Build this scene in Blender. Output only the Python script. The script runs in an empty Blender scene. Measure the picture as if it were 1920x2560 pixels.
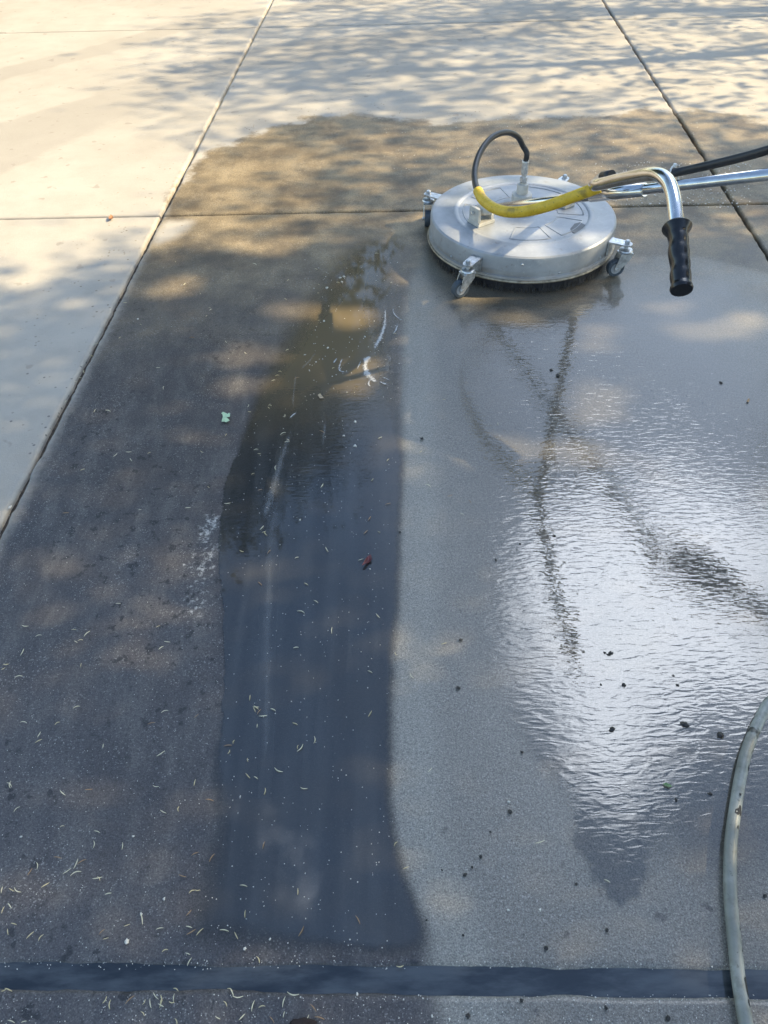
import bpy, bmesh, math, random
import numpy as np
from mathutils import Vector, Matrix, noise as mnoise

rng = np.random.default_rng(7)
random.seed(7)
scn = bpy.context.scene
COL = scn.collection

# ------------------------------------------------------------------ camera
CAM_H = 1.40
PITCH = math.radians(46.1)
ROLL = math.radians(1.5)
FPX = 1923.0                      # focal length in photo pixels (1920 x 2560)
fw = np.array([0, math.cos(PITCH), -math.sin(PITCH)])
up0 = np.array([0, math.sin(PITCH), math.cos(PITCH)])
X = np.array([1.0, 0, 0])
rt = math.cos(ROLL) * X - math.sin(ROLL) * up0
up = math.sin(ROLL) * X + math.cos(ROLL) * up0
CAM = np.array([0, 0, CAM_H])
cd = bpy.data.cameras.new('camera')
cd.sensor_fit = 'VERTICAL'
cd.sensor_height = 34.6
cd.lens = FPX / 2560 * 34.6
cd.clip_end = 600
cd.clip_start = 0.02
co = bpy.data.objects.new('camera', cd)
COL.objects.link(co)
M = Matrix(((rt[0], up[0], -fw[0], CAM[0]), (rt[1], up[1], -fw[1], CAM[1]), (rt[2], up[2], -fw[2], CAM[2]), (0, 0, 0, 1)))
co.matrix_world = M
scn.camera = co


def ray(px, py):
    return fw + rt * (px - 960) / FPX - up * (py - 1280) / FPX


def P(px, py, z=0.0):
    """Point of the place at height z seen at a photo pixel."""
    d = ray(px, py)
    return CAM + d * (z - CAM_H) / d[2]


def Zc(px, py, zc):
    return CAM + ray(px, py) * zc


# ------------------------------------------------------------------ light
SUN_EL = math.radians(38)
SUN_AZ = math.radians(86)         # clockwise from +Y (straight ahead)
sdir = np.array([math.cos(SUN_EL) * math.sin(SUN_AZ), math.cos(SUN_EL) * math.cos(SUN_AZ), math.sin(SUN_EL)])
world = bpy.data.worlds.new('World')
scn.world = world
world.use_nodes = True
wn = world.node_tree.nodes
wl = world.node_tree.links
wn.clear()
w_out = wn.new('ShaderNodeOutputWorld')
w_bg = wn.new('ShaderNodeBackground')
w_bg.inputs['Strength'].default_value = 0.135
sky = wn.new('ShaderNodeTexSky')
sky.sky_type = 'NISHITA'
sky.sun_disc = False
sky.sun_elevation = SUN_EL
sky.sun_rotation = SUN_AZ
sky.air_density = 1.3
sky.dust_density = 0.5
sky.ozone_density = 2.0
# bright cloud, broken up by noise (the wet ground mirrors it)
tc = wn.new('ShaderNodeTexCoord')
cloud_dir = ray(1640, 1560); cloud_dir[2] *= -1; cloud_dir /= np.linalg.norm(cloud_dir)
dot = wn.new('ShaderNodeVectorMath'); dot.operation = 'DOT_PRODUCT'
dot.inputs[1].default_value = cloud_dir
wl.new(tc.outputs['Generated'], dot.inputs[0])
nz = wn.new('ShaderNodeTexNoise')
nz.inputs['Scale'].default_value = 4.5
nz.inputs['Detail'].default_value = 6
nz.inputs['Roughness'].default_value = 0.55
wl.new(tc.outputs['Generated'], nz.inputs['Vector'])
mr = wn.new('ShaderNodeMapRange')
mr.inputs['From Min'].default_value = 0.957
mr.inputs['From Max'].default_value = 0.995
mr.inputs['To Min'].default_value = 0.0
mr.inputs['To Max'].default_value = 0.36
wl.new(dot.outputs['Value'], mr.inputs['Value'])
ad = wn.new('ShaderNodeMath'); ad.operation = 'ADD'
wl.new(nz.outputs['Fac'], ad.inputs[0]); wl.new(mr.outputs['Result'], ad.inputs[1])
cr = wn.new('ShaderNodeMapRange'); cr.interpolation_type = 'SMOOTHSTEP'
cr.inputs['From Min'].default_value = 0.64
cr.inputs['From Max'].default_value = 0.90
wl.new(ad.outputs[0], cr.inputs['Value'])
cm = wn.new('ShaderNodeMix'); cm.data_type = 'RGBA'
vl = wn.new('ShaderNodeMapRange'); vl.interpolation_type = 'SMOOTHSTEP'      # bright veil added beside the cloud to lift the mirrored sky
vl.inputs['From Min'].default_value = 0.89; vl.inputs['From Max'].default_value = 0.99; vl.inputs['To Max'].default_value = 0.12
veil_dir = ray(1720, 1050); veil_dir[2] *= -1; veil_dir /= np.linalg.norm(veil_dir)
dot2 = wn.new('ShaderNodeVectorMath'); dot2.operation = 'DOT_PRODUCT'
dot2.inputs[1].default_value = veil_dir
wl.new(tc.outputs['Generated'], dot2.inputs[0])
wl.new(dot2.outputs['Value'], vl.inputs['Value'])
mxx = wn.new('ShaderNodeMath'); mxx.operation = 'MAXIMUM'
wl.new(cr.outputs['Result'], mxx.inputs[0]); wl.new(vl.outputs['Result'], mxx.inputs[1])
wl.new(mxx.outputs[0], cm.inputs['Factor'])
wl.new(sky.outputs['Color'], cm.inputs['A'])
cm.inputs['B'].default_value = (27, 29, 32, 1)
wl.new(cm.outputs['Result'], w_bg.inputs['Color'])
wl.new(w_bg.outputs[0], w_out.inputs[0])

sl = bpy.data.lights.new('sun', 'SUN')
sl.energy = 5.0
sl.angle = math.radians(0.53)
sl.color = (1.0, 0.83, 0.53)
so = bpy.data.objects.new('sun', sl)
COL.objects.link(so)
so.rotation_euler = Vector(sdir).to_track_quat('Z', 'Y').to_euler()
so.location = tuple(sdir * 30)

scn.view_settings.view_transform = 'Standard'
scn.view_settings.look = 'None'
scn.view_settings.exposure = 1.0
scn.view_settings.gamma = 1.0
scn.view_settings.use_curve_mapping = False
scn.render.engine = 'CYCLES'
scn.cycles.use_denoising = True
scn.cycles.max_bounces = 4
scn.cycles.transparent_max_bounces = 8
scn.cycles.sample_clamp_indirect = 6

# ------------------------------------------------------------------ helpers


def tag(o, label=None, cat=None, group=None, kind=None):
    if label: o['label'] = label
    if cat: o['category'] = cat
    if group: o['group'] = group
    if kind: o['kind'] = kind
    return o


def link(name, me, parent=None, mat=None, smooth=False):
    o = bpy.data.objects.new(name, me)
    COL.objects.link(o)
    if parent is not None: o.parent = parent
    if mat is not None and not me.materials: me.materials.append(mat)
    if smooth and len(me.polygons):
        me.polygons.foreach_set('use_smooth', np.ones(len(me.polygons), bool))
    return o


def empty(name, loc):
    o = bpy.data.objects.new(name, None)
    COL.objects.link(o)
    o.location = tuple(loc)
    o.empty_display_size = 0.1
    return o


def mesh_np(name, v, f):
    """fast mesh from arrays; f is (n,4) or (n,3)"""
    me = bpy.data.meshes.new(name)
    v = np.asarray(v, np.float32); f = np.asarray(f, np.int32)
    n, k = f.shape
    me.vertices.add(len(v)); me.vertices.foreach_set('co', v.ravel())
    me.loops.add(n * k); me.loops.foreach_set('vertex_index', f.ravel())
    me.polygons.add(n)
    me.polygons.foreach_set('loop_start', np.arange(0, n * k, k, dtype=np.int32))
    me.polygons.foreach_set('loop_total', np.full(n, k, np.int32))
    me.update(calc_edges=True)
    return me


def attr(me, name, vals):
    a = me.attributes.new(name, 'FLOAT', 'POINT')
    a.data.foreach_set('value', np.asarray(vals, np.float32))


def spline(pts, n=8):
    """Catmull-Rom through pts"""
    p = np.asarray(pts, float)
    q = np.vstack([2 * p[0] - p[1], p, 2 * p[-1] - p[-2]])
    out = []
    for i in range(1, len(q) - 2):
        for t in np.linspace(0, 1, n, endpoint=False):
            a, b, c, d = q[i - 1], q[i], q[i + 1], q[i + 2]
            out.append(.5 * ((2 * b) + (-a + c) * t + (2 * a - 5 * b + 4 * c - d) * t * t + (-a + 3 * b - 3 * c + d) * t ** 3))
    out.append(p[-1])
    return np.array(out)


def tube_geo(path, rad, seg=12, cap=True):
    path = np.asarray(path, float); n = len(path)
    rad = np.broadcast_to(np.asarray(rad, float), (n,))
    T = np.gradient(path, axis=0); T /= np.linalg.norm(T, axis=1)[:, None] + 1e-12
    a = np.array([0, 0, 1.]) if abs(T[0][2]) < .9 else np.array([1., 0, 0])
    N = np.cross(T[0], a); N /= np.linalg.norm(N)
    vs = []
    ang = np.linspace(0, 2 * np.pi, seg, endpoint=False)
    for i in range(n):
        N = N - T[i] * (N @ T[i]); N /= np.linalg.norm(N)
        B = np.cross(T[i], N)
        vs.append(path[i] + rad[i] * (np.cos(ang)[:, None] * N + np.sin(ang)[:, None] * B))
    v = np.vstack(vs)
    f = []
    for i in range(n - 1):
        for j in range(seg):
            k = (j + 1) % seg
            f.append((i * seg + j, i * seg + k, (i + 1) * seg + k, (i + 1) * seg + j))
    f = [tuple(x) for x in f]
    if cap:
        f.append(tuple(range(seg))[::-1]); f.append(tuple(range((n - 1) * seg, n * seg)))
    return v, f


def tube(name, path, rad, mat, parent=None, seg=12, cap=True):
    v, f = tube_geo(path, rad, seg, cap)
    me = bpy.data.meshes.new(name); me.from_pydata(v.tolist(), [], f); me.update()
    o = link(name, me, parent, mat, True)
    if cap:
        for p in me.polygons[-2:]: p.use_smooth = False
    return o


def geo_join(parts):
    vs, fs, n = [], [], 0
    for v, f in parts:
        vs.append(np.asarray(v, float)); fs += [tuple(i + n for i in x) for x in f]; n += len(v)
    return np.vstack(vs), fs


def geo_obj(name, parts, mat, parent=None, smooth=False, bevel=0, loc=None):
    v, f = geo_join(parts)
    me = bpy.data.meshes.new(name); me.from_pydata(v.tolist(), [], f); me.update()
    bm = bmesh.new(); bm.from_mesh(me)
    if bevel:
        bmesh.ops.bevel(bm, geom=[e for e in bm.edges if len(e.link_faces) == 2 and e.calc_face_angle(0) > .6], offset=bevel, segments=2, affect='EDGES', profile=.5)
    bmesh.ops.recalc_face_normals(bm, faces=bm.faces)
    for e in bm.edges:
        if len(e.link_faces) == 2 and e.calc_face_angle(0) > .55: e.smooth = False
    bm.to_mesh(me); bm.free()
    o = link(name, me, parent, mat, smooth)
    if loc is not None: o.location = tuple(loc)
    return o


def box_geo(c, s, R=None):
    c = np.asarray(c, float); s = np.asarray(s, float) / 2
    v = np.array([[x, y, z] for x in (-1, 1) for y in (-1, 1) for z in (-1, 1)]) * s
    if R is not None: v = v @ np.asarray(R).T
    return v + c, [(0, 1, 3, 2), (4, 6, 7, 5), (0, 4, 5, 1), (2, 3, 7, 6), (0, 2, 6, 4), (1, 5, 7, 3)]


def lathe_geo(prof, seg=48, c=(0, 0, 0), R=None, close=False):
    prof = np.asarray(prof, float); n = len(prof)
    ang = np.linspace(0, 2 * np.pi, seg, endpoint=False)
    v = np.array([[r * math.cos(a), r * math.sin(a), z] for r, z in prof for a in ang])
    f = []
    for i in range(n - 1 + (1 if close else 0)):
        i2 = (i + 1) % n
        for j in range(seg):
            k = (j + 1) % seg
            f.append((i * seg + j, i * seg + k, i2 * seg + k, i2 * seg + j))
    if not close:
        if prof[0][0] > 0: f.append(tuple(range(seg))[::-1])
        if prof[-1][0] > 0: f.append(tuple(range((n - 1) * seg, n * seg)))
    if R is not None: v = v @ np.asarray(R).T
    return v + np.asarray(c, float), f


def Rz(a): return np.array([[math.cos(a), -math.sin(a), 0], [math.sin(a), math.cos(a), 0], [0, 0, 1]])


def R_to(d):
    """rotation taking +Z to direction d"""
    return np.array(Vector(d).to_track_quat('Z', 'Y').to_matrix())


# ------------------------------------------------------------------ material helpers
class NT:
    def __init__(s, name):
        s.m = bpy.data.materials.new(name); s.m.use_nodes = True
        s.t = s.m.node_tree; s.t.nodes.clear()
        s.out = s.n('ShaderNodeOutputMaterial')

    def n(s, typ, **kw):
        x = s.t.nodes.new(typ)
        for k, v in kw.items(): setattr(x, k, v)
        return x

    def l(s, a, b): s.t.links.new(a, b)

    def val(s, inp, v):
        if hasattr(v, 'is_linked') or isinstance(v, bpy.types.NodeSocket): s.l(v, inp)
        else: inp.default_value = v

    def math(s, op, a, b=0.0, c=None, clamp=False):
        x = s.n('ShaderNodeMath', operation=op); x.use_clamp = clamp
        s.val(x.inputs[0], a); s.val(x.inputs[1], b)
        if c is not None: s.val(x.inputs[2], c)
        return x.outputs[0]

    def mapr(s, v, a, b, c=0.0, d=1.0, smooth=True):
        x = s.n('ShaderNodeMapRange'); x.interpolation_type = 'SMOOTHSTEP' if smooth else 'LINEAR'
        s.val(x.inputs['Value'], v)
        for k, q in (('From Min', a), ('From Max', b), ('To Min', c), ('To Max', d)): s.val(x.inputs[k], q)
        return x.outputs['Result']

    def mix(s, f, a, b, mode='MIX'):
        x = s.n('ShaderNodeMix'); x.data_type = 'RGBA'; x.blend_type = mode
        s.val(x.inputs['Factor'], f)
        for k, q in (('A', a), ('B', b)):
            s.val(x.inputs[k], (*q, 1) if isinstance(q, tuple) and len(q) == 3 else q)
        return x.outputs['Result']

    def mixf(s, f, a, b):
        x = s.n('ShaderNodeMix'); x.data_type = 'FLOAT'
        s.val(x.inputs['Factor'], f); s.val(x.inputs['A'], a); s.val(x.inputs['B'], b)
        return x.outputs['Result']

    def coord(s, kind='Object', scale=(1, 1, 1), rot=(0, 0, 0), loc=(0, 0, 0)):
        t = s.n('ShaderNodeTexCoord'); m = s.n('ShaderNodeMapping')
        m.inputs['Scale'].default_value = scale; m.inputs['Rotation'].default_value = rot; m.inputs['Location'].default_value = loc
        s.l(t.outputs[kind], m.inputs['Vector'])
        return m.outputs['Vector']

    def noise(s, vec, scale, detail=3, rough=.55, dist=0.0, out='Fac'):
        x = s.n('ShaderNodeTexNoise')
        s.l(vec, x.inputs['Vector']); x.inputs['Scale'].default_value = scale
        x.inputs['Detail'].default_value = detail; x.inputs['Roughness'].default_value = rough; x.inputs['Distortion'].default_value = dist
        return x.outputs[out]

    def vor(s, vec, scale, feature='F1', out='Distance'):
        x = s.n('ShaderNodeTexVoronoi', feature=feature)
        s.l(vec, x.inputs['Vector']); x.inputs['Scale'].default_value = scale
        return x.outputs[out]

    def at(s, name):
        x = s.n('ShaderNodeAttribute'); x.attribute_name = name
        return x.outputs['Fac']

    def bump(s, h, strength, dist, normal=None):
        x = s.n('ShaderNodeBump'); x.inputs['Strength'].default_value = strength; x.inputs['Distance'].default_value = dist
        s.l(h, x.inputs['Height'])
        if normal is not None: s.l(normal, x.inputs['Normal'])
        return x.outputs['Normal']

    def pri(s, col, rough=.5, metal=0.0, ior=1.5, normal=None, **kw):
        x = s.n('ShaderNodeBsdfPrincipled')
        s.val(x.inputs['Base Color'], (*col, 1) if isinstance(col, tuple) and len(col) == 3 else col)
        s.val(x.inputs['Roughness'], rough); s.val(x.inputs['Metallic'], metal); s.val(x.inputs['IOR'], ior)
        if normal is not None: s.l(normal, x.inputs['Normal'])
        for k, q in kw.items(): s.val(x.inputs[k.replace('_', ' ')], q)
        return x.outputs[0]

    def done(s, sh):
        s.l(sh, s.out.inputs['Surface']); return s.m


def simple(name, col, rough=.5, metal=0.0, var=.15, scale=30, bump=0.0, bscale=200, ior=1.5, **kw):
    t = NT(name); c = t.coord()
    nse = t.noise(c, scale, 4)
    a = tuple(x * (1 - var) for x in col); b = tuple(min(1, x * (1 + var)) for x in col)
    cc = t.mix(t.mapr(nse, .3, .7), a, b)
    nrm = t.bump(t.noise(c, bscale, 3), bump, .002) if bump else None
    return t.done(t.pri(cc, t.mixf(nse, rough * .8, min(1, rough * 1.2)), metal, ior, nrm, **kw))


# ------------------------------------------------------------------ ground: zones
def px2g(pts): return np.array([P(a, b)[:2] for a, b in pts])


def sd_poly(q, poly):
    """signed distance of points q (n,2) to polygon, + inside"""
    q = np.asarray(q, float); d = np.full(len(q), 1e9); ins = np.zeros(len(q), bool)
    m = len(poly)
    for i in range(m):
        a = poly[i]; b = poly[(i + 1) % m]
        ab = b - a; t = np.clip(((q - a) @ ab) / (ab @ ab + 1e-12), 0, 1)
        d = np.minimum(d, np.linalg.norm(q - a - t[:, None] * ab, axis=1))
        c = ((a[1] > q[:, 1]) != (b[1] > q[:, 1]))
        with np.errstate(divide='ignore', invalid='ignore'):
            xi = (b[0] - a[0]) * (q[:, 1] - a[1]) / (b[1] - a[1]) + a[0]
        ins ^= c & (q[:, 0] < xi)
    return np.where(ins, d, -d)


# joint lines: columns x = a + b*y, rows y = a + b*x
cols_j = [(-5.68, .052), (-3.36, .052), (-1.03, .052), (1.30, .048), (3.63, .048), (5.95, .048), (8.3, .048)]
rows_j = [(-2.40, -.030), (.313, -.033), (3.040, -.014), (5.725, -.014), (8.42, -.014), (11.1, -.014)]
COL_GAP, ROW_GAP = .017, .012


def cross(c, r):
    a, b = c; e, f = r
    y = (e + f * a) / (1 - b * f)
    return np.array([a + b * y, y])


wet_far = px2g([(415, 500), (440, 457), (480, 405), (509, 376), (579, 359), (637, 330), (723, 304), (799, 289), (880, 286), (960, 292), (1076, 307), (1191, 301),
                (1365, 292), (1452, 289), (1539, 283), (1614, 269), (1695, 278), (1741, 275), (1828, 278), (1886, 295), (1920, 312), (2150, 330)])
wet_poly = np.vstack([[[-5.7, .30], [-1.01, .30], [-.88, 3.0]], wet_far, [[4.2, 2.4], [4.2, -2.6], [-5.7, -2.6]]])
dry_patch = px2g([(420, 556), (470, 555), (460, 572), (430, 592), (395, 606), (390, 590)])
C_poly = px2g([(1075, 610), (1000, 575), (900, 585), (800, 640), (745, 720), (690, 800), (652, 900), (615, 1000), (590, 1130), (560, 1230), (548, 1300), (546, 1400),
               (552, 1500), (556, 1600), (560, 1680), (556, 1780), (530, 1870), (517, 1950), (512, 2060), (480, 2160), (450, 2270), (430, 2440), (1120, 2440), (1085, 2300), (1040, 2200),
               (1010, 2100), (1000, 2000), (997, 1850), (1000, 1650), (1012, 1500), (1020, 1200), (1024, 1000), (1028, 800), (1045, 700)])
clean_poly = np.vstack([px2g([(1075, 610), (1045, 700), (1028, 800), (1024, 1000), (1020, 1200), (1012, 1500), (1000, 1650), (997, 1850), (1000, 2000), (1010, 2100), (1040, 2200), (1085, 2300), (1120, 2440)]),
                        [[.13, .0], [.10, -2.6], [4, -2.6], [4, 2.0]], px2g([(2100, 740), (1750, 650), (1500, 650)])])
D_poly = px2g([(1110, 690), (1075, 800), (1060, 950), (1045, 1100), (1045, 1300), (1060, 1450), (1100, 1600), (1200, 1750), (1330, 1900), (1400, 2010), (1440, 2110), (1500, 2220), (1555, 2277), (1600, 2240),
               (1640, 2190), (1720, 2240), (1850, 2260), (2050, 2200), (2250, 1500), (2160, 1000), (2100, 720), (1760, 630), (1540, 640), (1320, 690)])


def seg_d(q, pts):
    d = np.full(len(q), 1e9)
    for a, b in zip(pts[:-1], pts[1:]):
        ab = b - a; t = np.clip(((q - a) @ ab) / (ab @ ab + 1e-12), 0, 1)
        d = np.minimum(d, np.linalg.norm(q - a - t[:, None] * ab, axis=1))
    return d


tracks = [(px2g([(-500, 330), (0, 185), (230, 130), (430, 72), (640, 30), (900, 5), (1300, -40)]), .085),
          (px2g([(-400, 560), (0, 385), (250, 275), (420, 200), (600, 150), (900, 110), (1400, 60)]), .16),
          (px2g([(-300, 470), (0, 330), (200, 270), (330, 235)]), .10)]


def ground_attrs(me, xy):
    wet = sd_poly(xy, wet_poly)
    wet = np.minimum(wet, -sd_poly(xy, dry_patch))
    attr(me, 'wet', np.clip(wet, -.6, .6))
    attr(me, 'clean', np.clip(sd_poly(xy, clean_poly), -.6, .6))
    attr(me, 'mud', np.clip(sd_poly(xy, C_poly), -.6, .6))
    t = np.full(len(xy), 0.)
    for pts, w in tracks: t = np.maximum(t, 1 - seg_d(xy, pts) / (w * 1.6))
    attr(me, 'track', np.clip(t, -.2, 1))
    pa = np.zeros(len(xy))
    for a, b, w, h, s in ((530, 1305, .030, .05, .85), (512, 1335, .03, .05, .8), (500, 1420, .07, .12, .62), (490, 1500, .06, .12, .58), (525, 1390, .03, .05, .7), (330, 1395, .02, .02, .6), (285, 1402, .02, .02, .6), (545, 1360, .02, .03, .8)):
        g = P(a, b)[:2]; pa = np.maximum(pa, s * np.exp(-((xy[:, 0] - g[0]) / w) ** 2 - ((xy[:, 1] - g[1]) / h) ** 2))
    attr(me, 'pale', pa)


# ------------------------------------------------------------------ concrete material
def concrete():
    t = NT('weathered_concrete')
    c = t.coord('Object')
    wet = t.at('wet'); clean = t.at('clean'); mud = t.at('mud'); track = t.at('track')
    n_big = t.noise(c, 1.1, 5, .6)
    n_med = t.noise(c, 7, 5, .62)
    n_small = t.noise(c, 45, 4, .6)
    n_fine = t.noise(c, 300, 3, .7)
    grain = t.vor(c, 430, out='Color')
    gs = t.n('ShaderNodeSeparateColor'); t.l(grain, gs.inputs[0])
    stretch = t.noise(t.coord('Object', (2.2, .7, 1), (0, 0, .5)), 9, 5, .65)
    # --- dry
    dry = t.mix(t.mapr(n_big, .3, .7), (.40, .358, .295), (.475, .43, .36))
    dry = t.mix(t.mapr(n_med, .35, .75, 0, .35), dry, (.32, .285, .235))
    dry = t.mix(t.mapr(n_fine, .5, .8, 0, .25), dry, (.26, .24, .21))
    dry = t.mix(t.math('MULTIPLY', t.mapr(t.math('ADD', track, t.math('MULTIPLY', t.math('SUBTRACT', n_med, .5), .5)), .1, .42), .55), dry, (.33, .295, .245))
    dry = t.mix(t.mapr(t.noise(c, 16, 2, .5), .66, .72, 0, .45), dry, (.24, .21, .17))
    # --- wet, still dirty
    dirty = t.mix(t.mapr(n_big, .3, .7), (.044, .040, .041), (.082, .075, .073))
    dirty = t.mix(t.mapr(stretch, .40, .72, 0, .7), dirty, (.118, .108, .098))
    dirty = t.mix(t.mapr(n_small, .58, .76, 0, .55), dirty, (.030, .026, .024))
    dirty = t.mix(t.mapr(n_fine, .52, .78, 0, .45), dirty, (.15, .135, .12))
    pale = t.at('pale')
    dirty = t.mix(t.mapr(t.math('ADD', pale, t.math('MULTIPLY', t.math('SUBTRACT', t.noise(c, 70, 4, .7), .5), 2.2)), .55, 1.0), dirty, (.42, .40, .36))
    blot = t.math('MULTIPLY', t.mapr(t.noise(c, 34, 3, .6), .58, .64), t.mapr(t.noise(c, 2.6, 3), .43, .56))
    dirty = t.mix(t.math('MULTIPLY', blot, .85), dirty, (.022, .021, .022))
    # --- wet, scrubbed
    cl = t.mix(t.mapr(n_big, .3, .7), (.150, .137, .116), (.215, .197, .166))
    cl = t.mix(t.mapr(n_med, .4, .75, 0, .4), cl, (.155, .138, .115))
    cl = t.mix(t.mapr(n_fine, .5, .78, 0, .6), cl, (.33, .31, .27))
    blot2 = t.math('MULTIPLY', t.mapr(t.noise(c, 26, 3, .6), .64, .69), t.mapr(t.noise(t.coord('Object', loc=(3, 5, 0)), 3.2, 3), .48, .62))
    cl = t.mix(t.math('MULTIPLY', blot2, .7), cl, (.05, .046, .043))
    # --- beyond the near slab: wet tan
    sep = t.n('ShaderNodeSeparateXYZ'); t.l(t.n('ShaderNodeTexCoord').outputs['Object'], sep.inputs[0])
    tan = t.mix(t.mapr(n_med, .3, .7), (.19, .142, .080), (.29, .222, .128))
    tan = t.mix(t.mapr(stretch, .5, .8, 0, .6), tan, (.10, .077, .05))
    tan = t.mix(t.mapr(t.noise(c, 4.2, 5, .65), .42, .66, 0, .8), tan, (.085, .063, .038))
    fy = t.mapr(t.math('ADD', sep.outputs['Y'], t.math('MULTIPLY', t.math('SUBTRACT', n_med, .5), .7)), 1.85, 3.1)
    cle = t.mapr(t.math('ADD', clean, t.math('MULTIPLY', t.math('SUBTRACT', n_small, .5), .02)), -.050, -.012)
    wcol = t.mix(cle, dirty, cl)
    wcol = t.mix(fy, wcol, tan)
    stripe = t.math('MULTIPLY', t.mapr(clean, -.03, .0), t.mapr(clean, .11, .04))
    wcol = t.mix(t.math('MULTIPLY', t.math('MULTIPLY', stripe, .38), t.math('SUBTRACT', 1.0, fy)), wcol, (.30, .285, .24))
    n_gr = t.noise(c, 150, 4, .8)
    n_g2 = t.noise(c, 360, 2, .8)
    gmul = t.math('MULTIPLY', t.mapr(n_gr, .30, .70, .66, 1.36, False), t.mapr(n_g2, .28, .72, .50, 1.60, False))
    cmb = t.n('ShaderNodeCombineColor')
    for q_ in range(3): t.l(gmul, cmb.inputs[q_])
    wcol = t.mix(1.0, wcol, cmb.outputs[0], 'MULTIPLY')
    # grains of aggregate
    g1 = t.mapr(gs.outputs[0], .90, .97); g2 = t.mapr(gs.outputs[1], .90, .96)
    wcol = t.mix(t.math('MULTIPLY', g1, t.mapr(n_med, .4, .65, .1, .5)), wcol, t.mix(.5, wcol, (.62, .60, .56)))
    wcol = t.mix(t.math('MULTIPLY', g2, .45), wcol, t.mix(.3, (.02, .018, .017), wcol))
    wj = t.math('ADD', wet, t.math('MULTIPLY', t.math('SUBTRACT', n_small, .5), t.mapr(sep.outputs['Y'], 3.0, 3.4, .03, .06)))
    wj = t.math('ADD', wj, t.math('MULTIPLY', t.math('SUBTRACT', n_med, .5), t.mapr(sep.outputs['Y'], 3.0, 3.4, .03, .30)))
    spat = t.math('MULTIPLY', t.mapr(t.vor(c, 42), .20, .13), t.mapr(wet, -.45, -.05, 0, 1))
    spat = t.math('MULTIPLY', spat, t.mapr(t.noise(c, 9, 2), .5, .6))
    wm = t.math('MAXIMUM', t.mapr(wj, -.02, .05), t.math('MULTIPLY', spat, .8))
    col = t.mix(wm, dry, wcol)
    # thin silt left where the muddy film has run
    rough = t.mixf(wm, .92, t.mixf(fy, t.mixf(cle, .40, .28), .62))
    h = t.math('ADD', t.math('MULTIPLY', n_fine, 1.0), t.math('MULTIPLY', t.mapr(gs.outputs[2], .6, 1.0), .6))
    h = t.math('ADD', h, t.math('MULTIPLY', n_small, .9))
    nrm = t.bump(h, .55, .0016)
    coat = t.math('MULTIPLY', t.math('MULTIPLY', wm, .5), t.math('SUBTRACT', 1.0, t.math('MULTIPLY', fy, .8)))
    return t.done(t.pri(col, rough, 0, 1.45, nrm, Coat_Weight=coat, Coat_Roughness=.22, Coat_IOR=1.4))


M_conc = concrete()


def water_mat():
    t = NT('water_film')
    c = t.coord('Object')
    film = t.at('film'); dirt = t.at('dirt'); rip = t.at('ripple')
    n_s = t.noise(c, 60, 4, .6); n_m = t.noise(c, 9, 4)
    m = t.math('ADD', film, t.math('MULTIPLY', t.math('SUBTRACT', n_s, .5), t.mixf(dirt, .05, .016)))
    m = t.math('ADD', m, t.math('MULTIPLY', t.math('SUBTRACT', n_m, .5), t.mixf(dirt, .11, .02)))
    mask = t.mapr(m, 0.0, t.at('soft'))
    # ripples, drawn out across the flow
    wv = t.coord('Object', (.30, 1.0, 1), (0, 0, .10))
    r1 = t.noise(wv, 100, 1.5, .45, .7)
    wv2 = t.coord('Object', (.30, 1.0, 1), (0, 0, -.5))
    r2 = t.noise(wv2, 120, 1.5, .45, .4)
    rr = t.math('ADD', r1, t.math('MULTIPLY', r2, .45))
    rr = t.math('MULTIPLY', rr, rip)
    gr = t.math('MULTIPLY', t.noise(c, 320, 2, .6), t.mixf(dirt, .007, .003))
    nrm = t.bump(t.math('ADD', rr, gr), 1.0, .0008)
    # silt in suspension
    st = t.noise(t.coord('Object', (26, 1.1, 1), (0, 0, -.03)), 1.0, 5, .65)
    st2 = t.noise(c, 2.2, 4)
    mudc = t.mix(t.mapr(st, .38, .66), (.046, .049, .052), (.074, .077, .078))
    mudc = t.mix(t.mapr(st2, .35, .65), mudc, t.mix(.5, mudc, (.055, .046, .034)))
    sp = t.n('ShaderNodeSeparateXYZ'); t.l(c, sp.inputs[0])
    mudc = t.mix(t.mapr(sp.outputs['Y'], 1.5, 2.1), mudc, (.20, .155, .092))  # browner beyond where the mirrored sky ends, painted into the silt colour
    dif = t.n('ShaderNodeBsdfDiffuse'); t.l(mudc, dif.inputs['Color'])
    tr = t.n('ShaderNodeBsdfTransparent')
    t.l(t.mix(dirt, (.66, .655, .64), (.6, .55, .48)), tr.inputs['Color'])
    body = t.n('ShaderNodeMixShader')
    t.l(t.mixf(t.math('MULTIPLY', dirt, 1.0), .0, .74), body.inputs[0]); t.l(tr.outputs[0], body.inputs[1]); t.l(dif.outputs[0], body.inputs[2])
    gl = t.n('ShaderNodeBsdfGlossy'); gl.inputs['Color'].default_value = (1, 1, 1, 1)
    t.val(gl.inputs['Roughness'], t.mixf(dirt, .03, .03)); t.l(nrm, gl.inputs['Normal'])
    fr = t.n('ShaderNodeFresnel'); fr.inputs['IOR'].default_value = 1.75; t.l(nrm, fr.inputs['Normal'])
    geo = t.n('ShaderNodeNewGeometry')        # light coming up through the film is not trapped by it
    sur = t.n('ShaderNodeMixShader'); t.l(t.mixf(geo.outputs['Backfacing'], fr.outputs[0], .08), sur.inputs[0]); t.l(body.outputs[0], sur.inputs[1]); t.l(gl.outputs[0], sur.inputs[2])
    t2 = t.n('ShaderNodeBsdfTransparent')
    fin = t.n('ShaderNodeMixShader'); t.l(mask, fin.inputs[0]); t.l(t2.outputs[0], fin.inputs[1]); t.l(sur.outputs[0], fin.inputs[2])
    return t.done(fin.outputs[0])


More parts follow.
